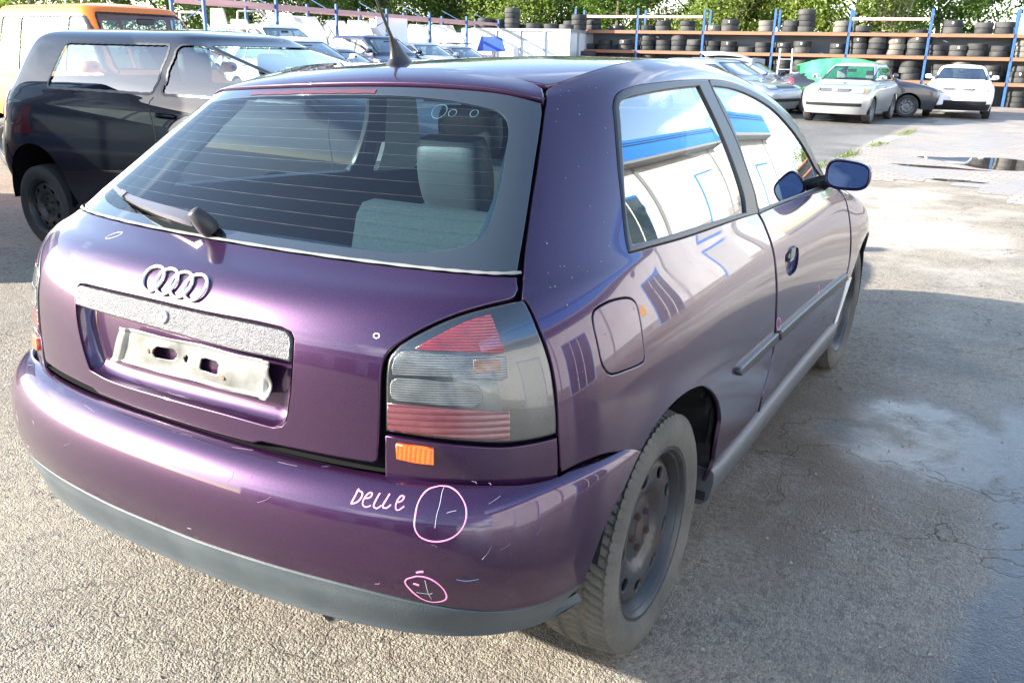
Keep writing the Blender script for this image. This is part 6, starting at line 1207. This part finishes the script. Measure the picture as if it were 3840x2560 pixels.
rowcar('dark blue saloon with missing headlamps behind the silver-blue estate', *carat((-4.2, 24.4), (.93, -.36), 4.5), (.93, -.36), darkblue, L=4.5, Wd=1.76, H=1.44, belt=.93, hood=1.2, rakeF=.75, rakeR=.6, wb=(.85, 3.5), pillars=(1.1, 2.1), lights=False, grille=False)
eos, eosk = make_car('black car with stripped front end under a green sheet', (-5.1, 24.5, 0), hd(.94, .34), greyp, L=4.35, Wd=1.79, H=1.46, belt=.96, hood=1.05, rakeF=.95, rakeR=.75, wb=(.85, 3.42), pillars=(1.2, 2.0), lights=False, grille=False)
# stripped nose hardware
nm_ = MB(); nm_.box(-.55, 4.18, .32, .55, 4.42, .62); nm_.box(-.62, 4.28, .62, .62, 4.40, .70, bev=.02); nm_.build('bare_front_carrier', black_pl, eos)
nm_ = MB(); nm_.box(.55, 4.05, .35, .70, 4.38, .68, bev=.03); nm_.build('washer_bottle', mat('white_plastic_tank', (.75, .76, .78), .5), eos, smooth=True)
# green sheet draped over its roof
us = np.linspace(-1, 1, 26); rows = []; rq = random.Random(12)
E_ = eosk
for i, y in enumerate(np.linspace(.55, 2.85, 24)):
    row = []
    for t in us:
        xx = t * .98; side = max(0, abs(xx) - .60) / .38
        zr = 1.49 - .17 * (abs(y - 1.75) / 1.1) ** 2.2
        z = zr - side ** 1.3 * .62 + .012 * math.sin(9 * y + 5 * t) + rq.gauss(0, .006)
        row.append(((.60 + side * .30) * (1 if xx > 0 else -1) if abs(xx) > .60 else xx, y + .03 * math.sin(7 * t), z + .02))
    rows.append(row)
gs = MB(); gs.grid(rows); go = gs.build('green_sheet', mat('green_plastic_sheet', (.04, .36, .13), .3, noise=(3, (.14, .50, .25), .6), bump=(14, .5), coat=.4), None, smooth=True)
go.location = eos.location; go.rotation_euler = eos.rotation_euler; tag(go, 'translucent green plastic sheet thrown over a black car roof', 'plastic sheet')
# cars in the middle distance, seen over the purple roof
rowcar('dark violet-grey small hatchback nearest beyond the antenna, seen from its side', -15.3, 15.6, (.97, -.22), anth, z=.08, L=3.85, Wd=1.66, H=1.42, belt=.95, hood=.95, rakeF=.75, wb=(.65, 3.05), pillars=(.95, 1.85))
rowcar('tall dark people carrier with roof rails beside the antenna', -17.7, 20.2, (.95, -.3), darkblue, z=.30, L=4.3, Wd=1.76, H=1.58, belt=1.0, hood=1.0, rakeF=.8, rakeR=.2, wb=(.8, 3.4), pillars=(1.0, 2.0))
rowcar('white family car with dark windscreen behind the navy hatchback', -14.4, 13.4, (.96, -.28), whitep, z=.20, L=4.2, Wd=1.74, H=1.50, belt=.98, hood=1.05, rakeF=.85, wb=(.8, 3.3), pillars=(1.0, 2.0))
rowcar('high white van with a dark roof edge under the parts rack', -18.0, 16.0, (.97, -.22), whitep, z=.38, L=4.4, Wd=1.8, H=1.66, belt=1.05, hood=.95, rakeF=.8, rakeR=.15, wb=(.8, 3.5), pillars=(1.0, 2.1), name='parked_van', cat='van')
rowcar('white hatchback right of the antenna with bluish windscreen', -18.9, 24.3, (.94, -.33), whitep, z=.30, L=4.1, Wd=1.7, H=1.46, belt=.95, hood=1.0, rakeF=.8, wb=(.75, 3.2), pillars=(.95, 1.95))
rb12 = rowcar('pale silver estate with roof bars in front of the tyre container', -19.6, 27.2, (.95, -.3), silver, z=.22, L=4.4, Wd=1.72, H=1.46, belt=.95, hood=1.1, rakeF=.75, wb=(.8, 3.4), pillars=(1.0, 2.0))
for yy in (1.4, 2.3):
    m = MB(); m.tube([(-.6, yy, 1.49), (-.58, yy, 1.53), (.58, yy, 1.53), (.6, yy, 1.49)], .018, 6); m.build('roof_bar', black_pl, rb12)
rowcar('low silver saloon parked deep in the row beneath the rack', -21.5, 22.0, (.95, -.3), silverblue, z=.35, L=4.4, Wd=1.72, H=1.44, belt=.93, hood=1.2, rakeF=.75, rakeR=.5, wb=(.85, 3.45), pillars=(1.0, 2.0))
rowcar('dark grey hatchback tucked behind the people carrier', -22.0, 18.6, (.95, -.3), greyp, z=.45, L=4.1, Wd=1.72, H=1.46, belt=.95, hood=1.0, rakeF=.75, wb=(.75, 3.2), pillars=(1.0, 2.0))
for o in [WP] + list(WP.children): bpy.data.objects.remove(o, do_unlink=True)
# ================================================================ racks
bluep = mat('blue_rack_upright', (.02, .075, .19), .5, noise=(6, (.06, .14, .28), .4)); orb = mat('orange_rack_beam', (.36, .11, .045), .6, noise=(3, (.24, .12, .08), .8)); pinkb = mat('faded_red_beam', (.55, .30, .28), .6); mesh_m = mat('galvanised_deck', (.30, .30, .30), .5, .5)
def rack(name, label, A, ang, nb, bay, depth, levels, height, topbeams=(), beamcol=orb, decks=True, posts=None):
    root = empty(name, (A[0], A[1], 0), ang, label, 'rack')
    for k in range(nb + 1):
        u = MB()
        for d in (0, depth): u.box(k * bay - .045, d - .035, 0, k * bay + .045, d + .035, height, bev=.006)
        for q in range(int(height / .55)):
            z0 = .25 + q * .55; a, b = (0, depth) if q % 2 else (depth, 0); u.tube([(k * bay, a, z0), (k * bay, b, z0 + .5)], .014, 5)
        u.build('upright', bluep, root)
    for z in levels:
        for k in range(nb):
            for d in (-.04, depth + .04):
                b = MB(); b.box(k * bay + .05, d - .022, z - .11, (k + 1) * bay - .05, d + .022, z, bev=.005); b.build('beam', beamcol, root)
        if decks:
            dk = MB()
            for k in range(nb):
                for i in range(46): x = k * bay + .06 + i * (bay - .12) / 45; dk.box(x - .012, -.07, z + .002, x + .012, depth + .07, z + .016)
            dk.build('wire_deck', mesh_m, root)
    for (k, z) in topbeams:
        b = MB(); b.box(k * bay + .05, -.06, z - .10, (k + 1) * bay - .05, -.01, z, bev=.005); b.build('beam', pinkb, root)
    return root
RA = (-15.70, 32.65); ang = .087; bay = 2.7
rackR = rack('pallet_rack', 'long blue and orange pallet rack loaded with used tyres', RA, ang, 9, bay, 1.0, (.82, 1.66, 2.42), 3.25, topbeams=((0, 3.0), (1, 3.0), (4, 2.95)))
LA = (-18.0, 16.87); rackL = rack('parts_rack', 'long rack with faded red top beams holding body panels', (LA[0], LA[1] - 2.7 * 1, 0)[:2], 1.643, 6, 2.7, -1.1, (1.35, 2.60), 2.75, beamcol=pinkb, decks=False)
for c_ in list(rackL.children):
    if c_.name.startswith('upright'): c_.data = c_.data
# tyre stacks on the right rack
rt = random.Random(31)
tyre_dark = [mat('used_tyre_black', (.020, .020, .021), .75, bump=(60, .3), noise=(4, (.05, .05, .048), .6)), mat('used_tyre_grey', (.045, .045, .044), .8, bump=(60, .3), noise=(4, (.09, .088, .08), .6)), mat('dusty_used_tyre', (.12, .115, .10), .85, bump=(60, .3))]
protos = []
for i, (R_, w_, rim_) in enumerate(((.315, .10, .205), (.300, .093, .195), (.33, .11, .215))):
    t = tyre_mesh(R_, w_, rim_, True, 66); t[:, :, 0] *= w_ / .0975
    for mm in tyre_dark[:3]:
        m = MB(); m.grid(t, True); o = m.build('tyre', mm, None, smooth=True, sharp=32); protos.append((o, w_)); 
sh_lab = {.82: 'bottom shelf', 1.66: 'middle shelf', 2.42: 'top shelf', 0.: 'ground under rack'}
ordn = ['first', 'second', 'third', 'fourth', 'fifth', 'sixth', 'seventh', 'eighth', 'ninth', 'tenth', 'eleventh']
count = [0]
white_tag = mat('paper_tag', (.8, .8, .82), .6)
def tyre_at(x, y, z, kind, label, rz, group, tag_=False, grime=None):
    base = protos[kind * 3 + (rt.choice([0, 0, 0, 1]) if grime is None else grime)]
    o = base[0].copy(); col.objects.link(o); o.location = (x, y, z + base[1]); o.rotation_euler = (rt.gauss(0, .02), PI / 2, rt.uniform(0, 6.28)); tag(o, label, 'tyre', group); count[0] += 1
    if tag_:
        m = MB(); R_ = (.315, .30, .33)[kind]; m.box(-.028, -R_ - .006, -.02, .028, -R_ + .004, .055); p = m.build('price_tag', white_tag, None); p.location = (x, y, z + base[1]); p.rotation_euler = (0, 0, rz); tag(p, None, None); p.parent = o; p.matrix_parent_inverse = o.matrix_basis.inverted()
    return base[1] * 2
def rack_pt(k, t, d): 
    s = (k + t) * bay; return (RA[0] + s * math.cos(ang) - d * math.sin(ang), RA[1] + s * math.sin(ang) + d * math.cos(ang))
plan = {  # (bay, shelf z) -> list of (t, height)
 (0, 2.42): [(.25, 3), (.62, 1)], (1, 2.42): [(.12, 1), (.35, 2), (.72, 2)], (2, 2.42): [(.12, 1), (.35, 2), (.88, 2)], (3, 2.42): [(.20, 2), (.42, 4), (.90, 2)],
 (4, 2.42): [], (5, 2.42): [(.25, 2), (.62, 2), (.86, 2)], (6, 2.42): [(.3, 2), (.7, 3)], (7, 2.42): [(.4, 2)],
 (0, 1.66): [(.18, 1), (.45, 2), (.78, 2)], (1, 1.66): [(.14, 3), (.38, 2), (.62, 3), (.86, 2)], (2, 1.66): [(.12, 2), (.36, 2), (.62, 1), (.84, 2)], (3, 1.66): [(.14, 2), (.40, 2), (.88, 2)],
 (4, 1.66): [(.13, 5), (.36, 4), (.62, 4), (.85, 4)], (5, 1.66): [(.13, 2), (.37, 2), (.60, 2), (.85, 2)], (6, 1.66): [(.14, 4), (.4, 3), (.66, 4), (.88, 2)], (7, 1.66): [(.2, 3), (.5, 2)],
 (0, .82): [(.2, 3), (.5, 3), (.8, 2)], (1, .82): [(.2, 3), (.5, 2), (.8, 3)], (2, .82): [(.2, 3), (.5, 3), (.8, 3)], (3, .82): [(.15, 3), (.40, 3), (.65, 2), (.88, 3)],
 (4, .82): [(.2, 2), (.5, 3), (.82, 3)], (5, .82): [(.20, 3), (.45, 3), (.8, 3)], (6, .82): [(.14, 3), (.4, 2), (.7, 3)], (7, .82): [(.3, 3)],
 (3, 0.): [(.2, 2), (.5, 3), (.8, 2)], (4, 0.): [(.2, 3), (.5, 3), (.8, 2)], (5, 0.): [(.2, 3), (.5, 3), (.8, 3)], (6, 0.): [(.15, 3), (.45, 2), (.75, 3)], (2, 0.): [(.3, 2), (.7, 2)],
}
for (k, z), lst in plan.items():
    for n_, (t, h) in enumerate(lst):
        kind = rt.randint(0, 2); zz = z + (.018 if z else 0.); gq = rt.choice([None, None, None, None, 2])
        for row_ in ((.32,) if z != 1.66 and z != 2.42 else (.32,)):
            zz = z + (.018 if z else 0.)
            for q in range(h):
                x, y = rack_pt(k, t + rt.gauss(0, .008), row_ + rt.gauss(0, .02))
                zz += tyre_at(x, y, zz, kind, '%s, %s bay from left, %s stack, %s tyre from below' % (sh_lab[z], ordn[k], ordn[n_], ordn[q]), ang, 'used tyres on the pallet rack', tag_=(q == h // 2 and rt.random() < .45), grime=gq)
        if z in (1.66, .82) and rt.random() < .6:      # second row further back
            zz = z + .018
            for q in range(max(1, h - 1)):
                x, y = rack_pt(k, t + .07, .80); zz += tyre_at(x, y, zz, kind, 'back row of %s, %s bay, %s stack, %s tyre up' % (sh_lab[z], ordn[k], ordn[n_], ordn[q]), ang, 'used tyres on the pallet rack')
bk = MB()       # sheeting behind the rack
bk.box(0, 1.15, 0, 24.3, 1.2, 2.35); b_ = bk.build('sheet_metal_fence', mat('grey_sheet_metal', (.16, .17, .18), .6, .3, bump=(6, .2)), None); b_.location = (RA[0], RA[1], 0); b_.rotation_euler = (0, 0, ang); tag(b_, 'grey sheet metal fence behind the tyre rack', 'fence')
# container with tyres on top
cN = empty('storage_container', (-19.05, 29.95, 0), math.atan2(.62, 4.15), 'white panelled steel box with tyres stacked on its flat roof', 'container')
cw = mat('white_panel', (.72, .73, .74), .5, noise=(1.2, (.58, .59, .60), .6)); cf = mat('grey_steel_frame', (.35, .36, .38), .5, .3)
m = MB(); m.box(.03, .03, .1, 4.17, 3.4, 2.34); m.build('panels', cw, cN)
m = MB()
for x in (0, 1.05, 2.1, 3.15, 4.2): m.box(x - .04, -.03, 0, x + .04, .028, 2.38)
for z0, z1 in ((2.30, 2.40), (0, .1)): m.box(-.04, -.035, z0, 4.24, .025, z1); m.box(4.172, -.03, z0, 4.24, 3.45, z1)
for y in (1.1, 2.2, 3.4): m.box(4.172, y - .04, 0, 4.235, y + .04, 2.38)
m.build('frame', cf, cN)
m = MB(); [m.box(.08 + 1.05 * i, .005, 1.98, .97 + 1.05 * i, .029, 2.27) for i in range(4)]; m.build('vision_panel', mat('frosted_strip', (.38, .40, .42), .3), cN)
ca, sa = math.cos(cN.rotation_euler.z), math.sin(cN.rotation_euler.z)
for n_, (x, y, h, kd) in enumerate(((.35, .5, 2, 0), (.85, .9, 2, 1), (1.55, .5, 4, 0), (2.0, 1.0, 1, 1), (2.5, .5, 1, 2), (3.2, .6, 1, 0), (3.85, .6, 1, 1), (4.05, 1.6, 3, 0), (3.9, 2.9, 2, 1), (3.3, 2.8, 2, 0))):
    zz = 2.40
    for q in range(h):
        zz += tyre_at(-19.05 + ca * x - sa * y, 29.95 + sa * x + ca * y, zz, kd, 'used tyre on the container roof, %s stack from left, %s from below' % (ordn[n_], ordn[q]), 0, 'tyres on the container roof', tag_=False)
for q in range(2): zz = q * .2; tyre_at(-14.4, 31.3, 1.2 + zz, 0, 'used tyre on the pile beside the white container, %s from below' % ordn[q], 0, 'tyres by the container')
pil = MB(); pil.box(-14.8, 30.9, 0, -14.0, 31.7, 1.2, bev=.02); tag(pil.build('grey_crate', cf), 'grey steel crate under two tyres beside the container', 'crate')
for o, _ in protos: bpy.data.objects.remove(o, do_unlink=True)
# body panels leaning in the left rack
panel_w = mat('loose_panel_white', (.72, .72, .72), .4, coat=.6); panel_s = mat('loose_panel_silver', (.42, .42, .38), .4, .4, coat=.5); panel_b = mat('loose_panel_blue', (.03, .08, .45), .35, coat=.6)
def door_panel(x, y, z, rz, m, label, w=1.05, h=1.05, lean=.15, win=True, name='loose_door'):
    sk_ = MB(); poly = [(-w / 2, 0), (w / 2, 0), (w / 2 + .02, h * .52), (w * .28, h * .98), (-w * .42, h), (-w / 2, h * .55)]
    if win:
        sk_.prism([(-w / 2, 0), (w / 2, 0), (w / 2 + .02, h * .52), (-w / 2, h * .55)], 'y', 0, .09)
        for a, b in (((w / 2, h * .52), (w * .26, h * .97)), ((w * .26, h * .97), (-w * .42, h * .97)), ((-w * .42, h * .97), (-w * .47, h * .55))): sk_.tube([(a[0], .045, a[1]), (b[0], .045, b[1])], .03, 6)
    else: sk_.prism(poly, 'y', 0, .05)
    o = sk_.build(name, m, None); o.location = (x, y, z); o.rotation_euler = (lean, 0, rz); tag(o, label, 'car door' if win else 'car panel', 'body panels stored in the parts rack')
    return o
rp = random.Random(77); wh = ['white', 'silver', 'white', 'beige']; k = 0
cols = [panel_w, panel_s, panel_w, mat('loose_panel_beige', (.50, .48, .42), .5)]
for lvl, zz in (('upper', 1.36),):
    y = 14.6
    while y < 30.2:
        ci = rp.randint(0, 3); win = rp.random() < .45
        xx = -17.9 - .07 * (y - 16.9) / 1.0 + .55
        door_panel(xx - .5 + rp.uniform(-.15, .2), y, zz, rp.uniform(-.25, .5), cols[ci], '%s %s leaning on the upper shelf of the parts rack, %s from the near end' % (wh[ci], 'door' if win else 'panel', ('%dth' % (k + 1))), w=rp.uniform(.8, 1.2), h=rp.uniform(.8, 1.12), lean=rp.uniform(-.2, .2), win=win, name='car_door_leaf' if win else 'metal_sheet'); k += 1; y += rp.uniform(.45, .95)
sh = MB(); sh.prism([(0, 0), (1.6, 0), (1.55, 1.15), (.1, 1.2)], 'y', 0, .03); o = sh.build('metal_sheet', panel_w, None); o.location = (-17.9, 22.2, 1.36); o.rotation_euler = (0, 0, 1.45); tag(o, 'large plain white sheet standing in the middle of the parts rack', 'car panel', 'body panels stored in the parts rack')
sh = MB(); sh.prism([(0, 0), (1.2, 0), (1.0, .5), (.2, .55)], 'y', 0, .05); o = sh.build('metal_sheet', panel_b, None); o.location = (-17.6, 28.0, 1.5); o.rotation_euler = (0, 0, .2); tag(o, 'bright blue car panel lying near the far end of the parts rack', 'car panel', 'body panels stored in the parts rack')
# ladder and white bonnet near the dark saloon
ld = empty('step_ladder', (-5.2, 25.6, 0), .3, 'aluminium step ladder standing between the dark cars and the rack', 'ladder'); al = mat('aluminium', (.62, .63, .65), .4, .7)
for sx in (-1, 1):
    m = MB(); m.tube([(sx * .24, -.35, 0), (sx * .17, 0, 1.75)], .022, 6); m.build('rail', al, ld); m = MB(); m.tube([(sx * .24, .35, 0), (sx * .17, .02, 1.75)], .018, 6); m.build('rear_rail', al, ld)
for i in range(5): t = (i + 1) / 6; m = MB(); m.box(-.24 + .07 * t, -.35 * (1 - t) - .04, 1.75 * t - .012, .24 - .07 * t, -.35 * (1 - t) + .04, 1.75 * t + .012); m.build('step', al, ld)
m = MB(); m.grid([[(x, y, .12 * math.cos(x * 1.6) + .02 * math.sin(y * 3)) for x in np.linspace(-.7, .7, 9)] for y in np.linspace(0, 1.1, 7)]); o = m.build('loose_bonnet', panel_w, None, smooth=True); o.location = (-6.8, 25.2, 1.42); o.rotation_euler = (.1, .05, .5); sdf = o.modifiers.new('t', 'SOLIDIFY'); sdf.thickness = .02
tag(o, 'white car bonnet lying flat above the dark blue saloon', 'car panel')
tb_ = MB(); tb_.box(-7.9, 25.0, 0, -6.0, 26.4, 1.45, bev=.02); tag(tb_.build('parts_crate', cf), 'grey parts crate under the loose white bonnet', 'crate')
# ================================================================ trees
leaf_cols = [(.070, .125, .020), (.105, .150, .028), (.050, .095, .022), (.16, .17, .035)]
def leaf_mat(name, c):
    m = mat(name, c, .55, noise=(1.1, (c[0] * 1.7, c[1] * 1.45, c[2] * 1.1), .8)); b = m.node_tree.nodes['Principled BSDF']; n = m.node_tree.nodes; l = m.node_tree.links
    tr = n.new('ShaderNodeBsdfTranslucent'); tr.inputs[0].default_value = (c[0] * 2.2, c[1] * 2.2, c[2] * 1.2, 1); mxs = n.new('ShaderNodeMixShader'); mxs.inputs[0].default_value = .35
    o = n['Material Output']; l.new(b.outputs[0], mxs.inputs[1]); l.new(tr.outputs[0], mxs.inputs[2]); l.new(mxs.outputs[0], o.inputs[0]); return m
LM = [leaf_mat('leaves_%s' % a, c) for a, c in zip(('mid_green', 'light_green', 'deep_green', 'yellow_green'), leaf_cols)]
bark = mat('bark', (.10, .08, .06), .9, bump=(20, .5))
def crown_mesh(seed, r, h, n, z0):
    g_ = np.random.default_rng(seed); nc = 46
    c = g_.normal(size=(nc, 3)); c /= np.linalg.norm(c, axis=1)[:, None]; c *= g_.uniform(.35, 1., (nc, 1)) ** .5; c = c * [r, r, h / 2] * .85 + [0, 0, z0 + h / 2]
    ci = g_.integers(0, nc, n); rad = g_.uniform(.35, 1.0, nc) * r * .42
    d = g_.normal(size=(n, 3)); d /= np.linalg.norm(d, axis=1)[:, None]; p = c[ci] + d * rad[ci][:, None] * g_.uniform(.45, 1.05, (n, 1)) * [1, 1, .8]
    a = g_.normal(size=(n, 3)); a /= np.linalg.norm(a, axis=1)[:, None]; b = np.cross(a, g_.normal(size=(n, 3))); b /= np.linalg.norm(b, axis=1)[:, None]
    s = g_.uniform(.05, .12, (n, 1)); V = np.stack([p - a * s, p + b * s * .55, p + a * s, p - b * s * .55], 1).reshape(-1, 3)
    F = np.arange(n * 4).reshape(-1, 4); return V, F
def trunk(seed, h, r):
    q = random.Random(seed); m = MB(); top = Vector((q.uniform(-.3, .3), q.uniform(-.3, .3), h)); m.tube([(0, 0, 0), (q.uniform(-.1, .1), 0, h * .3), top * .65, top], r, 8, taper=[1, .8, .5, .2])
    for i in range(12):
        z = h * q.uniform(.25, .8); a = q.uniform(0, 6.28); l_ = q.uniform(1, 2.4); b = Vector((0, 0, z)); m.tube([b, b + Vector((math.cos(a) * l_ * .5, math.sin(a) * l_ * .5, l_ * .45)), b + Vector((math.cos(a) * l_, math.sin(a) * l_, l_ * 1.0))], r * .35, 6, taper=[1, .6, .2])
    return m
crowns = []
for i in range(5):
    V_, F_ = crown_mesh(50 + i, 3.6, 8.6, 19000, .8); me = bpy.data.meshes.new('crown'); me.from_pydata(V_.tolist(), [], F_.tolist()); me.materials.append(LM[i % 4]); crowns.append(me)
trunks = []
for i in range(3): o = trunk(i, 7.5, .2).build('trunk', bark, None, smooth=True); trunks.append(o.data); bpy.data.objects.remove(o)
looks = ['dense mid green broadleaf', 'light green rounded broadleaf', 'deep green broadleaf', 'yellowish autumn broadleaf']
tps = [(-34.5, 27.5, 1.0, 0), (-31, 33.5, .95, 2), (-33, 39.5, 1.0, 1), (-28.5, 36.5, .92, 0), (-25.8, 40.5, 1.0, 2), (-22.4, 38.6, .95, 1), (-19.2, 41.5, 1.02, 2), (-16.6, 39.0, .9, 0), (-13.4, 41.5, 1.05, 3), (-10.8, 39.2, .93, 1), (-7.6, 42.0, 1.1, 3), (-5.6, 39.2, .86, 1), (-2.9, 43.6, .88, 0), (3.2, 44.5, .98, 2), (-38, 33, 1.1, 2), (-29, 44.5, 1.15, 0), (-21, 46, 1.15, 3), (-13, 47, 1.15, 2), (-37, 22.5, .95, 1), (6.5, 41, .8, 1)]
for i, (x, y, s, c) in enumerate(tps):
    r_ = empty('tree', (x, y, -.2), i * 1.3, '%s tree, %s from the left behind the racks' % (looks[c], (ordn + ['%dth' % q for q in range(12, 25)])[sorted(range(len(tps)), key=lambda j: math.atan2(tps[j][0] - 1.5, tps[j][1] + 1.9)).index(i)]), 'tree', 'trees behind the yard'); r_.scale = (s, s, s * .92)
    a = bpy.data.objects.new('crown', [m_ for m_ in crowns if m_.materials[0] == LM[c]][i % (2 if c == 0 else 1)]); col.objects.link(a); a.parent = r_
    b = bpy.data.objects.new('trunk', trunks[i % 3]); col.objects.link(b); b.parent = r_
def shrub(i, x, y, s, c):
    r_ = empty('shrub', (x, y, -1.2), i * 2.1, None, 'shrub', 'shrubs behind the racks'); r_.scale = (s, s, s * .45)
    r_['label'] = 'green shrub filling the gap under the trees, number %s along the rack' % (ordn + ['twelfth', 'thirteenth', 'fourteenth', 'fifteenth', 'sixteenth'])[i]
    a = bpy.data.objects.new('crown', crowns[c]); col.objects.link(a); a.parent = r_
for i in range(14): shrub(i, -33 + i * 2.55, 37.0 + (i % 3) * .6 + (-3 if i < 3 else 0), .75, i % 4)
# thin bare birch in the sky gap
bt = empty('bare_tree', (-4.3, 38.6, 0), 0, 'thin pale leafless tree against the bright sky gap', 'tree'); m = MB(); q = random.Random(2)
for i in range(9):
    a = q.uniform(0, 6.28); sp_ = q.uniform(.3, 1.3); m.tube([(0, 0, 0), (math.cos(a) * sp_ * .3, math.sin(a) * sp_ * .3, 2), (math.cos(a) * sp_, math.sin(a) * sp_, 5.5)], .05, 5, taper=[1, .6, .15])
    for j in range(5): z = q.uniform(2, 5); b = Vector((math.cos(a) * sp_ * z / 5.5, math.sin(a) * sp_ * z / 5.5, z)); e = b + Vector((q.uniform(-.6, .6), q.uniform(-.6, .6), q.uniform(.4, 1))); m.tube([b, e], .012, 4)
m.build('trunk', mat('pale_bark', (.35, .30, .22), .9), bt)
print('tyres', count[0])
